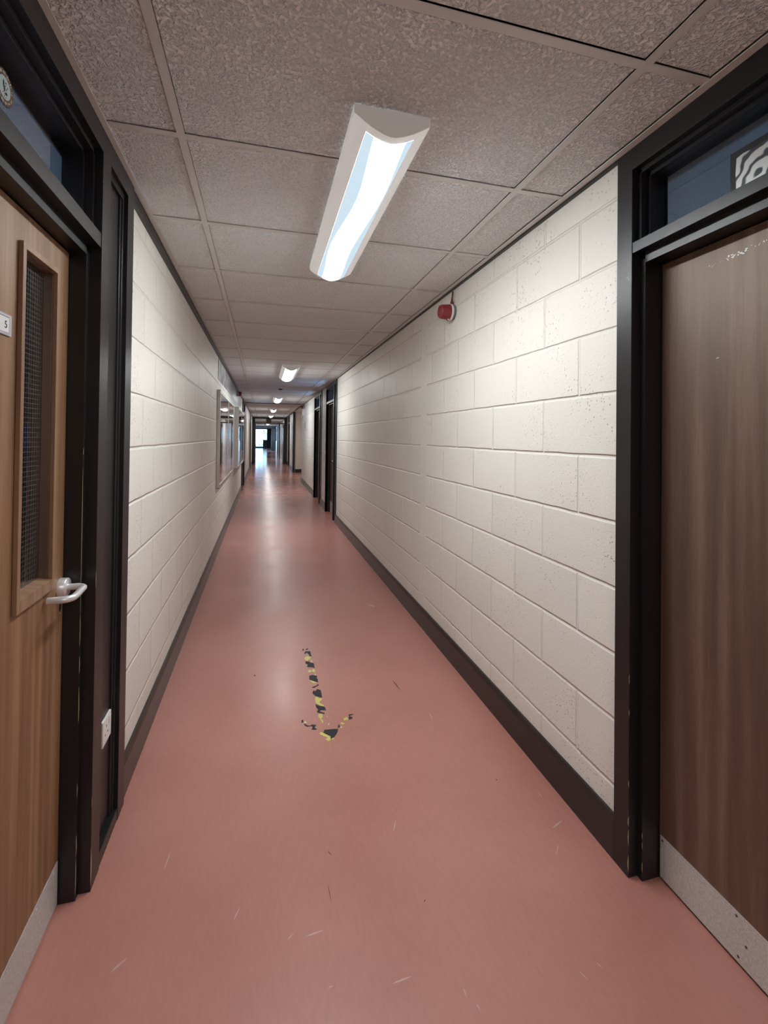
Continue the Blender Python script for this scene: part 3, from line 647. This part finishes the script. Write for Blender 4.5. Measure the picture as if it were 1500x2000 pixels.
# ---- glazed screen across the corridor with its fanlights
scr = empty('door_8', (.32, YP, 0)); struct(scr, 'black framed glazed screen across the far end of the corridor', 'door')
f = MB(); Y0, Y1 = YP-.055, YP+.055; K = 'black_paint'
f.box(-.497, -.372, Y0, Y1, 0, CEIL-.002, K); f.box(1.02, 1.165, Y0, Y1, 0, CEIL-.002, K); f.box(-.372, 1.02, Y0, Y1, 2.215, CEIL-.002, K); f.box(-.372, 1.02, Y0, Y1, 1.965, 2.012, K)
f.build('screen_frame', scr)
mp_ = MB(); mp_.box(.155, .395, YP-.03, YP+.03, 2.012, 2.215, 'brown_timber'); mp_.build('centre_panel', scr)
for a, b_ in ((-.372, .155), (.395, 1.02)):
    q = MB(); q.box(a, b_, YP-.003, YP+.003, 2.012, 2.215, 'clear_glass'); q.build('fanlight_glass', scr)
for xx, s in ((-.36, 1), (1.008, -1)):       # leaves held open, seen edge on
    q = MB(); q.box(xx-.02, xx+.02, YP+.06, YP+.85, .01, 1.955, 'brown_timber'); q.box(xx-.021, xx+.021, YP+.25, YP+.60, 1.0, 1.8, 'dark_display')
    q.build('open_leaf', scr)
# black door frame further down, right side
q = MB(); q.box(1.12, 1.2, 34.0, 34.15, 0, CEIL, K); q.box(1.12, 1.2, 37.8, 38.0, 0, CEIL, K); q.box(1.12, 1.2, 34.0, 38.0, 2.15, CEIL, K)
struct(q.build('trim_5'), 'black frame on the right wall beyond the glazed screen', 'trim')

# ---- windows at the end
w1 = empty('window_1', (-.2, 55.0, 0)); struct(w1, 'bright full height window at the far end', 'window')
f = MB()
for x0_, x1_ in ((-.95, -.90), (.45, .50), (-.40, -.36)): f.box(x0_, x1_, 54.97, 55.03, .09, 2.19, 'aluminium')
f.box(-.95, .5, 54.97, 55.03, 2.13, 2.19, K); f.box(-.95, .5, 54.97, 55.03, 1.03, 1.07, 'aluminium'); f.box(-.95, .5, 54.97, 55.03, .09, .15, K)
f.build('window_frame', w1)
for x0_, x1_ in ((-.90, -.40), (-.36, .45)):
    for za, zb in ((.15, 1.03), (1.07, 2.13)):
        q = MB(); q.box(x0_, x1_, 54.998, 55.002, za, zb, 'clear_glass'); q.build('pane', w1)
w2 = empty('window_2', (-1.0, 45.0, .85)); struct(w2, 'side window on the left near the far end', 'window')
f = MB(); f.box(-1.03, -.97, 40.0, 50.0, .85, .90, 'aluminium'); f.box(-1.03, -.97, 40.0, 50.0, 2.05, 2.10, 'aluminium')
for yy in (40.0, 43.3, 46.6, 49.94): f.box(-1.03, -.97, yy, yy+.06, .9, 2.05, 'aluminium')
f.build('window_frame', w2)
w3 = empty('window_3', (1.25, 42.9, .9)); struct(w3, 'small side window on the right near the far end', 'window')
f = MB(); f.box(1.22, 1.28, 41, 44.8, .9, .95, 'aluminium'); f.box(1.22, 1.28, 41, 44.8, 2.05, 2.10, 'aluminium'); f.box(1.22, 1.28, 42.9, 42.95, .95, 2.05, 'aluminium'); f.build('window_frame', w3)

w4 = empty('window_4', (-3.93, 9.25, .95)); struct(w4, 'dim tinted window deep in the room behind the left door', 'window')
f = MB(); f.box(-3.95, -3.90, 9.0, 9.03, .95, 1.5, 'aluminium'); f.box(-3.95, -3.90, 9.47, 9.5, .95, 1.5, 'aluminium'); f.box(-3.95, -3.90, 9.03, 9.47, 1.24, 1.27, 'aluminium'); f.build('window_frame', w4)
q = MB(); q.box(-3.935, -3.93, 9.03, 9.47, .95, 1.5, 'dark_tinted_glass'); q.build('pane', w4)

# ---- outdoors
q = MB(); q.box(-30, 30, 55.5, 90, -.4, -.15, 'paving'); q.box(-30, -4.3, 20, 55.5, -.4, -.15, 'paving'); q.box(3.6, 30, 20, 55.5, -.4, -.15, 'paving')
struct(q.build('ground_outside'), 'pale paving outside the end window', 'ground')
def shrub(x, y, r, h, label):
    b = bmesh.new(); rnd = random.Random(int(x*10+y))
    for i in range(420):
        a = rnd.uniform(0, 2*math.pi); t = rnd.random(); rr = r*math.sqrt(rnd.random())*math.sin(math.pi*min(1, .25+.75*t)*.95+.1)
        c = Vector((x+rr*math.cos(a), y+rr*math.sin(a), -.1 + h*t)); sz = rnd.uniform(.06, .13)
        d = Vector((rnd.gauss(0, 1), rnd.gauss(0, 1), rnd.gauss(0, 1))).normalized(); e = d.cross(Vector((.3, .5, .8))).normalized()
        vs_ = [b.verts.new(c + d*sz - Vector((x, y, -.15))), b.verts.new(c + e*sz*.4 - Vector((x, y, -.15))), b.verts.new(c - d*sz - Vector((x, y, -.15))), b.verts.new(c - e*sz*.4 - Vector((x, y, -.15)))]
        b.faces.new(vs_)
    for i in range(6):
        a = i*math.pi/3; vs_ = []
        q0 = Vector((.02*math.cos(a), .02*math.sin(a), -.02)); q1 = Vector((r*.5*math.cos(a), r*.5*math.sin(a), h*.8)); e = Vector((-math.sin(a), math.cos(a), 0))*.02
        b.faces.new([b.verts.new(q0-e), b.verts.new(q0+e), b.verts.new(q1+e*.3), b.verts.new(q1-e*.3)])
    me = bpy.data.meshes.new('shrub'); b.to_mesh(me); b.free(); me.materials.append(MATS['leaf_green'])
    o = bpy.data.objects.new('shrub', me); COL.objects.link(o); o.location = (x, y, -.15); tag(o, label, 'shrub')
shrub(-1.9, 58.5, .9, 2.6, 'green shrub outside at the left of the end window')
shrub(.1, 61.5, 1.3, 2.2, 'green shrub outside behind the cabinet by the end window')
shrub(-2.6, 46.0, .9, 2.4, 'green shrub outside the left side window')
shrub(2.6, 43.5, .8, 2.0, 'green shrub outside the right side window')

# ================================================================== LAMPS
def make_lamp(loc):
    root = empty('ceiling_light', loc); cx, cy, cz = loc; half = .625
    def prof(x):   # depth below ceiling of the curved body at half-width x
        t = min(1, abs(x)/.112); return .076 - .052*t**1.55*(1.0) 
    xs = [-.112 + .224*i/28 for i in range(29)]
    def strip(x0, x1, y0, y1, mb, mat, off=0, n=12):
        pts = [x0 + (x1-x0)*i/n for i in range(n+1)]; v = []
        for y in (y0, y1):
            for x in pts: v.append((cx+x, y, cz - prof(x) - off))
        m_ = n+1; mb.add(v, [(i, i+1, m_+i+1, m_+i) for i in range(n)], mat, True)
    b = MB()
    ya, yb = cy-half, cy+half; dw = .072; rim = .030
    # wings, rims
    strip(-.112, -dw, ya, yb, b, 'lamp_body'); strip(dw, .112, ya, yb, b, 'lamp_body'); strip(-dw, dw, ya, ya+rim, b, 'lamp_body'); strip(-dw, dw, yb-.012, yb, b, 'lamp_body')
    # sides and top
    b.box(cx-.112, cx-.110, ya, yb, cz-.024, cz-.0005, 'lamp_body'); b.box(cx+.110, cx+.112, ya, yb, cz-.024, cz-.0005, 'lamp_body'); b.box(cx-.112, cx+.112, ya, yb, cz-.003, cz-.0005, 'lamp_body')
    b.build('lamp_body', root)
    for y0_, y1_ in ((ya-.003, ya), (yb, yb+.003)):
        e = MB()
        pts = [(cx-.112, cz-.0005)] + [(cx+x, cz-prof(x)) for x in xs] + [(cx+.112, cz-.0005)]
        e.prism(pts, y0_, y1_, 1, 'lamp_cap')
        e.build('end_cap', root)
    d = MB(); strip(-dw, dw, ya+rim, yb-.012, d, 'lamp_diffuser', .0004, 20)
    d.build('diffuser', root)
    return root
def copy_tree(o, parent=None):
    c = o.copy(); COL.objects.link(c)
    if parent: c.parent = parent
    for ch in [k for k in bpy.data.objects if k.parent == o]: copy_tree(ch, c)
    return c
lamp = make_lamp((.345, 1.875, CEIL)); 
names = ['nearest lit strip light on the ceiling, long white body and curved diffuser', 'second lit strip light along the ceiling, before the smoke detector', 'third lit strip light along the ceiling, just past the smoke detector',
         'fourth lit strip light along the ceiling, past the black ceiling batten', 'fifth lit strip light, last one before the glazed screen', 'lit strip light seen through the glazed screen']
names += ['lit strip light on the ceiling behind the viewer', 'strip light hidden above the brown panel just beyond the glazed screen']  # these two lamps are added out of view for extra ceiling light
for i, y in enumerate((1.875, 6.675, 11.475, 16.275, 21.075, 35.0, -1.725, 27.6)):
    o = lamp if i == 0 else copy_tree(lamp)
    o.location = (.345, y, CEIL)
    if i:
        for ch in [c for c in bpy.data.objects if c.parent == o and c.name.startswith('diffuser')]:
            if i == 1: far_d = ch.data.copy(); far_d.materials[0] = MATS['lamp_diffuser_white']
            ch.data = far_d
            if i == 6: ch.data = far_d.copy(); ch.data.materials[0] = MATS['lamp_diffuser_rear']
    tag(o, names[i], 'ceiling light', 'strip lights along the ceiling')

# smoke detector
sd = empty('smoke_detector', (.314, 8.95, CEIL)); tag(sd, 'small white smoke detector between second and third strip lights', 'smoke detector')
q = MB(); q.lathe([(.05, 0), (.05, -.012), (.042, -.02)], (.314, 8.95, CEIL-.0005), (0, 0, 1), 'white_plastic', 24); q.build('base', sd)
q = MB(); q.lathe([(.040, -.0205), (.036, -.036), (.02, -.044)], (.314, 8.95, CEIL), (0, 0, 1), 'dark_cap', 24); q.build('sensor_head', sd)

# ================================================================== FIRE ALARM SOUNDERS
def sounder(x, y, z, s, label, cable=True):
    r = empty('fire_alarm_sounder', (x, y, z)); tag(r, label, 'alarm sounder')
    ax = (-s, 0, 0)
    q = MB(); q.lathe([(.046, 0), (.047, .012), (.044, .016)], (x, y, z), ax, 'grey_box', 32); q.build('back_box', r)
    q = MB(); q.lathe([(.049, .0162), (.0505, .020), (.0505, .027), (.048, .029)], (x, y, z), ax, 'white_plastic', 32); q.build('mounting_ring', r)
    q = MB(); q.lathe([(.047, .0292), (.0475, .034), (.044, .060), (.0425, .082), (.038, .092), (.032, .094), (.032, .088), (.024, .088), (.022, .094), (.012, .094), (.010, .089)], (x, y, z), ax, 'red_plastic', 40)
    q.box(x - s*.032, x - s*.045, y-.010, y+.004, z-.052, z-.042, 'red_plastic'); q.build('horn', r, bevel=0)
    q = MB(); q.box(x - s*.0335, x - s*.044, y-.0145, y-.0102, z-.052, z-.038, 'white_plastic'); q.build('lens', r)
    q = MB(); q.lathe([(.010, 0), (.010, .022)], (x - s*.012, y, z+.044), (0, 0, 1), 'red_plastic', 12); q.build('cable_gland', r)
    if cable:
        q = MB(); top = CEIL-.016
        q.tube([(x-s*.012, y, z+.06), (x-s*.011, y+.002, z+.085), (x-s*.007, y+.004, z+.11), (x-s*.006, y+.003, top)], [.006, .0045, .004, .004], 'red_cable', 10)
        q.tube([(x-s*.020, y-.006, z+.044), (x-s*.016, y-.004, z+.075), (x-s*.009, y+.001, z+.105), (x-s*.008, y, top)], [.004, .004, .004, .004], 'red_cable', 10)
        q.build('cable', r)
sounder(XR, 2.640, 2.138, 1, 'red round alarm sounder on the right wall near the ceiling, nearest one')
sounder(XR, 13.3, 2.205, 1, 'tiny distant red alarm sounder at the end of the right wall', False)
sounder(XL, 9.35, 2.175, -1, 'red alarm sounder on the left wall among the prints', False)

# ================================================================== SOCKET
so = empty('power_socket', (-.499, 1.735, .33)); tag(so, 'white power socket low on the black side panel beside the left door', 'power socket')
q = MB(); q.box(-.4985, -.4905, 1.693, 1.777, .333, .417, 'white_plastic'); q.build('face_plate', so, bevel=.002)
q = MB(); q.box(-.4905, -.4875, 1.748, 1.763, .386, .408, 'white_plastic'); q.build('rocker_switch', so, bevel=.001)
for yy, zz, a, b_ in ((1.728, .388, .004, .008), (1.716, .364, .008, .004), (1.742, .364, .008, .004)):
    q = MB(); q.box(-.4906, -.4902, yy-a/2, yy+a/2, zz-b_/2, zz+b_/2, 'dark_void'); q.build('pin_hole', so)

# ================================================================== NOTICE BOARDS
def board(y0, y1, z0, z1, d, nbar, label, seed):
    r = empty('notice_board', (XL, (y0+y1)/2, z0)); tag(r, label, 'notice board', 'glazed notice boards on the left wall')
    x0, x1 = XL+.0005, XL+d
    f = MB(); w = .032
    f.box(x0, x1, y0, y0+w, z0, z1, 'aluminium'); f.box(x0, x1, y1-w, y1, z0, z1, 'aluminium'); f.box(x0, x1, y0+w, y1-w, z0, z0+w, 'aluminium'); f.box(x0, x1, y0+w, y1-w, z1-w, z1, 'aluminium')
    for i in range(4): f.box(x0+.004+(d-.01)*i/4, x0+.006+(d-.01)*i/4, y0-.002, y0, z0+.01, z1-.01, 'dark_cap' if i == 0 else 'aluminium')
    f.build('frame', r, bevel=.002)
    for z in (z0-.006, z1):
        c = MB(); c.box(x0, x1, y0-.003, y0+.03, z, z+.006, 'dark_cap'); c.build('corner_cap', r)
    q = MB(); q.box(x0, x0+.006, y0+w, y1-w, z0+w, z1-w, seed); q.build('backing', r)
    n = nbar+1; L_ = (y1-y0-2*w)/n
    for i in range(n):
        q = MB(); ya, yb = y0+w+L_*i, y0+w+L_*(i+1); q.box(x1-.010, x1-.006, ya, yb, z0+w, z1-w, 'board_glass'); q.build('sliding_glass', r)
    for i in range(1, n):
        q = MB(); ya = y0+w+L_*i; q.box(x1-.012, x1-.002, ya-.02, ya+.02, z0+w, z1-w, 'aluminium'); q.build('centre_bar', r)
blotch_mat('board_paper', [(.62, .58, .56), (.50, .46, .44), (.68, .65, .62)], 2.2, .7, 3)
board(5.43, 8.12, .775, 1.867, .038, 1, 'nearer glazed notice board with slim metal frame on the left wall', 'board_paper')
board(8.62, 11.27, .775, 1.867, .08, 1, 'farther glazed notice board with deep metal case on the left wall', 'board_paper')

# glossy prints in a row above the boards
pal = [[(.10, .05, .06), (.38, .44, .48), (.62, .66, .68)], [(.45, .44, .45), (.12, .09, .09), (.5, .5, .5)], [(.08, .06, .05), (.40, .38, .37), (.25, .2, .18)],
       [(.35, .34, .34), (.10, .07, .07), (.5, .5, .48)], [(.48, .46, .44), (.2, .14, .13), (.3, .28, .3)], [(.2, .17, .17), (.5, .5, .48), (.35, .3, .3)]]
desc = ['pale blue grey glossy print with dark lower part, nearest of the row above the boards', 'light glossy print with dark streaks, second of the row above the boards', 'dark glossy print beside the red sounder above the nearer board',
        'mottled grey glossy print just past the red sounder', 'pale glossy print above the farther notice board', 'last glossy print of the row above the farther notice board']
ypos = [(5.5, 6.55), (6.58, 7.55), (7.58, 9.0), (9.03, 9.9), (9.93, 10.8), (10.83, 11.5)]
for i, (a, b_) in enumerate(ypos):
    mt = 'print_%d' % i; blotch_mat(mt, pal[i], 7, .3, i+1, (1, 1.6, .8))
    q = MB(); q.box(XL+.0005, XL+.004, a, b_, 2.0, 2.235, mt); o = q.build('glossy_print', origin=(XL+.002, (a+b_)/2, 2.0)); tag(o, desc[i], 'print', 'glossy prints above the notice boards')

# papers on the far door
mp1 = blotch_mat('lined_paper', [(.30, .30, .30), (.62, .62, .62), (.66, .66, .66)], 9, .7, 5, (1, .3, 5))
q = MB(); q.box(xpaper-.0015, xpaper-.0003, 7.67, 7.88, 1.20, 1.50, 'lined_paper'); o = q.build('paper_notice', origin=(xpaper-.001, 7.77, 1.20)); tag(o, 'sheet of paper stuck on the nearer far door on the right', 'paper')
# switch and small box at the end of the right wall
sw = empty('light_switch', (XR, 12.9, 1.46)); tag(sw, 'small white switch at the far end of the right wall', 'switch')
q = MB(); q.box(XR-.009, XR-.0005, 12.86, 12.95, 1.44, 1.53, 'white_plastic'); q.build('switch_plate', sw, bevel=.001)
q = MB(); q.box(XR-.012, XR-.009, 12.895, 12.915, 1.475, 1.495, 'white_plastic'); q.build('rocker', sw)
q = MB(); q.box(XR-.004, XR-.0005, 12.78, 12.98, 1.60, 1.78, 'lined_paper'); o = q.build('small_notice', origin=(XR-.002, 12.88, 1.60)); tag(o, 'small paper notice above the switch on the right wall', 'paper')
q = MB(); q.box(XR-.05, XR-.0005, 13.62, 13.70, 1.89, 1.97, 'white_plastic'); o = q.build('sensor_box', bevel=.004, origin=(XR-.025, 13.66, 1.89)); tag(o, 'small white box at the outer corner of the right wall', 'sensor')

# cabinet at the far end
cb = empty('cabinet', (.27, 54.5, 0)); tag(cb, 'dark brown cabinet standing by the end window', 'cabinet')
q = MB(); q.box(.03, .50, 54.2, 54.75, .0, .90, 'cabinet_brown'); q.build('carcass', cb, bevel=.004)
q = MB(); q.box(.0, .52, 54.17, 54.78, .9005, .94, 'cabinet_brown'); q.build('top', cb, bevel=.003)
for a, b_ in ((.045, .262), (.268, .485)):
    q = MB(); q.box(a, b_, 54.185, 54.199, .08, .88, 'cabinet_brown'); q.build('door', cb, bevel=.002)

# ================================================================== STICKERS ON THE FANLIGHTS
gx = -.477-.070
st = empty('round_sticker', (gx+.001, 1.155, 2.10)); tag(st, 'round bottle cap shaped sticker on the left fanlight glass', 'sticker')
q = MB(); pts = []
for i in range(84):
    a = 2*math.pi*i/84; rr = .0365 + .0012*math.cos(21*a); pts.append((1.155+rr*math.cos(a), 2.1005+rr*math.sin(a)))
q.prism(pts, gx+.0003, gx+.0018, 0, 'brown_timber')
rnd = random.Random(3)
for i in range(40):
    a = 2*math.pi*i/40; r1_, r2_ = .0275, .0275 + rnd.uniform(.003, .0065); w = .05*rnd.uniform(.6, 1.3)
    q.prism([(1.155+r1_*math.cos(a-w), 2.1005+r1_*math.sin(a-w)), (1.155+r2_*math.cos(a-w), 2.1005+r2_*math.sin(a-w)), (1.155+r2_*math.cos(a+w), 2.1005+r2_*math.sin(a+w)), (1.155+r1_*math.cos(a+w), 2.1005+r1_*math.sin(a+w))], gx+.0018, gx+.0021, 0, 'tape_glue' if i % 3 else 'bead_wood')
q.build('rim', st)
simple('sticker_pale', (.50, .60, .60), .5)
q = MB(); q.prism(oval(1.155, 2.1005, .0235, .0235, 40), gx+.0018, gx+.0022, 0, 'sticker_pale')
# small dark brush marks on the pale disc
for cy, cz, ry, rz in ((1.150, 2.107, .0028, .0085), (1.154, 2.098, .0030, .0070), (1.159, 2.112, .0025, .0022), (1.162, 2.091, .0040, .0032), (1.158, 2.089, .0042, .0018), (1.166, 2.106, .0014, .0022), (1.158, 2.106, .0012, .0018), (1.162, 2.100, .0012, .0024), (1.149, 2.088, .0015, .0014), (1.155, 2.083, .002, .0012), (1.160, 2.0815, .0015, .0012)):
    q.prism(oval(cy, cz, ry, rz, 10), gx+.0022, gx+.0024, 0, 'print_black')
q.build('disc', st)
gx2 = 1.117+.070
fp = empty('silver_sticker', (gx2, .86, 2.03)); tag(fp, 'crinkled silver picture on a black card in the right fanlight', 'sticker')
q = MB(); q.box(gx2-.0018, gx2-.0003, .78, .938, 1.984, 2.118, 'print_black'); q.build('black_card', fp)
mt, nt, out = new_mat('foil'); b = pbsdf(nt, out, (.5, .51, .5), .38, .55)
tc = N(nt, 'ShaderNodeTexCoord'); wv = N(nt, 'ShaderNodeTexWave'); wv.wave_type = 'RINGS'; wv.inputs['Scale'].default_value = 9; wv.inputs['Distortion'].default_value = 9; wv.inputs['Detail'].default_value = 2; wv.inputs['Detail Scale'].default_value = 1.5
L(nt, tc.outputs['Object'], wv.inputs['Vector']); cr = N(nt, 'ShaderNodeValToRGB'); cr.color_ramp.elements[0].position = .15; cr.color_ramp.elements[0].color = (.06, .06, .07, 1); cr.color_ramp.elements[1].position = .5; cr.color_ramp.elements[1].color = (.55, .57, .56, 1)
L(nt, wv.outputs[0], cr.inputs[0]); L(nt, cr.outputs[0], b.inputs['Base Color'])
q = MB(); pts = [(.79, 1.990), (.916, 1.990), (.922, 2.02), (.9235, 2.06), (.921, 2.098), (.905, 2.102), (.88, 2.100), (.84, 2.104), (.79, 2.104)]
q.prism(pts, gx2-.0026, gx2-.0018, 0, 'foil'); q.build('foil_picture', fp)

# ================================================================== WORN TAPE ARROW
TAPE = {'black':[[(0.263,2.99),(0.275,2.991),(0.272,2.972),(0.262,2.971)],[(0.286,2.989),(0.302,2.993),(0.297,2.978),(0.284,2.973)],[(0.278,2.956),(0.31,2.952),(0.311,2.881),(0.3,2.883),(0.297,2.91),(0.288,2.934),(0.278,2.925),(0.269,2.919)],[(0.268,2.823),(0.287,2.821),(0.298,2.799),(0.315,2.791),(0.314,2.727),(0.302,2.743),(0.28,2.749),(0.271,2.758),(0.279,2.783),(0.267,2.796)],[(0.274,2.648),(0.293,2.656),(0.316,2.638),(0.316,2.623),(0.312,2.614),(0.317,2.604),(0.316,2.569),(0.294,2.583),(0.271,2.609)],[(0.275,2.524),(0.289,2.532),(0.301,2.535),(0.314,2.555),(0.315,2.537),(0.287,2.516)],[(0.276,2.483),(0.285,2.491),(0.289,2.479),(0.303,2.501),(0.32,2.486),(0.319,2.414),(0.305,2.42),(0.285,2.438),(0.28,2.452),(0.274,2.462)],[(0.278,2.361),(0.296,2.342),(0.318,2.331),(0.322,2.321),(0.323,2.297),(0.3,2.305),(0.291,2.295),(0.314,2.276),(0.312,2.269),(0.279,2.289),(0.279,2.303),(0.287,2.31),(0.283,2.323),(0.278,2.336)],[(0.198,2.245),(0.206,2.246),(0.207,2.23),(0.197,2.222)],[(0.206,2.215),(0.216,2.209),(0.223,2.198),(0.236,2.193),(0.241,2.2),(0.264,2.192),(0.256,2.18),(0.253,2.172),(0.263,2.159),(0.254,2.157),(0.238,2.163),(0.245,2.178),(0.241,2.188),(0.219,2.189),(0.21,2.201)],[(0.296,2.147),(0.313,2.145),(0.341,2.142),(0.359,2.138),(0.352,2.115),(0.335,2.087),(0.316,2.076),(0.316,2.094),(0.288,2.127)],[(0.425,2.237),(0.449,2.236),(0.447,2.23),(0.431,2.226),(0.431,2.215),(0.441,2.213),(0.437,2.2),(0.423,2.195),(0.419,2.205),(0.426,2.221)],[(0.363,2.166),(0.369,2.173),(0.369,2.148),(0.358,2.146)]],'yellow':[[(0.267,2.873),(0.287,2.89),(0.309,2.874),(0.304,2.86),(0.298,2.837),(0.289,2.839),(0.278,2.824),(0.267,2.848)],[(0.272,2.708),(0.29,2.717),(0.289,2.682),(0.274,2.688)],[(0.296,2.715),(0.311,2.722),(0.314,2.692),(0.306,2.675),(0.292,2.694)],[(0.272,2.603),(0.289,2.589),(0.308,2.569),(0.301,2.561),(0.286,2.564),(0.279,2.578)],[(0.28,2.405),(0.286,2.427),(0.297,2.424),(0.301,2.408),(0.319,2.404),(0.305,2.382),(0.299,2.37),(0.311,2.353),(0.32,2.338),(0.314,2.333),(0.297,2.346),(0.28,2.37)],[(0.281,2.27),(0.288,2.274),(0.3,2.27),(0.302,2.244),(0.293,2.238),(0.295,2.222),(0.3,2.212),(0.292,2.199),(0.288,2.206),(0.291,2.214),(0.286,2.237),(0.281,2.247)],[(0.271,2.127),(0.278,2.133),(0.288,2.125),(0.316,2.092),(0.312,2.066),(0.303,2.061),(0.291,2.079),(0.303,2.089),(0.292,2.096),(0.272,2.117)],[(0.318,2.075),(0.326,2.08),(0.33,2.069),(0.322,2.068)],[(0.396,2.21),(0.414,2.217),(0.419,2.203),(0.415,2.197),(0.396,2.193)],[(0.375,2.176),(0.384,2.185),(0.39,2.175),(0.397,2.171),(0.383,2.164)]],'white':[[(0.371,2.152),(0.376,2.151),(0.381,2.143),(0.37,2.141)],[(0.317,2.188),(0.324,2.188),(0.325,2.178),(0.319,2.177)],[(0.208,2.229),(0.215,2.231),(0.225,2.219),(0.211,2.216)],[(0.315,2.248),(0.324,2.244),(0.322,2.237)],[(0.307,2.668),(0.314,2.654),(0.307,2.646)],[(0.3,2.832),(0.308,2.831),(0.31,2.799),(0.303,2.804)]]}
ar = empty('floor_arrow', (.30, 2.5, 0)); tag(ar, 'worn arrow of black and yellow hazard tape on the floor, pointing at the viewer', 'floor marking')
for nm, mt, key in (('black_tape', 'tape_black', 'black'), ('yellow_tape', 'tape_yellow', 'yellow'), ('pale_tape', 'tape_glue', 'white')):
    for pl in TAPE[key]:
        q = MB(); q.prism(pl, .0003, .0009 if key == 'black' else .0011, 2, mt); q.build(nm, ar)

# scuffs on the floor and on the right door post
SCUFF = {'pale':[[0.846,3.674,0.887,3.595,0.0172],[0.997,1.417,1.057,1.438,0.0028],[0.13,1.275,0.184,1.28,0.0026],[0.081,1.277,0.103,1.293,0.0013],[0.329,1.113,0.386,1.117,0.0022],[-0.354,1.311,-0.32,1.338,0.0026],[0.499,1.062,0.499,1.04,0.0014],[0.516,1.025,0.519,1.009,0.0014],[0.812,0.999,0.802,1.025,0.0013],[0.859,1.028,0.866,1.012,0.0014],[0.454,1.537,0.479,1.586,0.0021],[0.814,2.103,0.816,2.158,0.0028],[0.978,1.355,0.945,1.321,0.0014],[0.174,1.144,0.189,1.145,0.0015],[1.044,1.542,1.047,1.58,0.0015],[-0.062,1.364,-0.043,1.403,0.0018],[-0.28,1.576,-0.271,1.647,0.0016]],'dark':[[0.722,2.497,0.736,2.376,0.0037],[-0.03,2.735,-0.021,2.715,0.0055],[0.919,1.675,0.923,1.666,0.0028],[0.476,1.285,0.483,1.291,0.0017],[0.21,1.411,0.213,1.342,0.0011],[0.225,1.52,0.236,1.498,0.0015]]}

q = MB()
for key, mt in (('pale', 'scuff_pale'), ('dark', 'scuff_dark')):
    for x0_, y0_, x1_, y1_, w in SCUFF[key]:
        d = Vector((x1_-x0_, y1_-y0_)); n = Vector((-d.y, d.x)).normalized()*w
        a = Vector((x0_, y0_)); pts = [a, a + d*.25 + n*.8, a + d*.5 + n*1.0, a + d*.8 + n*.6, a + d, a + d*.7 - n*.5, a + d*.35 - n*.9]
        q.prism([(p.x, p.y) for p in pts], .0001, .0003, 2, mt)
o = q.build('scuff_marks', origin=(.4, 1.5, 0)); tag(o, 'faint pale and dark scuff marks scattered on the red floor', 'scuff marks', kind='stuff')
q = MB()
for (y_, z_, dy, dz, w) in ((1.222, 1.877, -.012, .004, .0009), (1.216, 1.869, -.007, .004, .0009), (1.244, 1.888, .002, -.022, .0006), (1.213, 1.889, -.002, .001, .0008)):
    q.prism([(y_, z_), (y_+dy*.5, z_+dz*.5+w), (y_+dy, z_+dz), (y_+dy*.5, z_+dz*.5-w)], 1.1166, 1.1169, 0, 'white_plastic')
tag(q.build('scratches', root2), 'white scratches on the black post', kind='stuff')
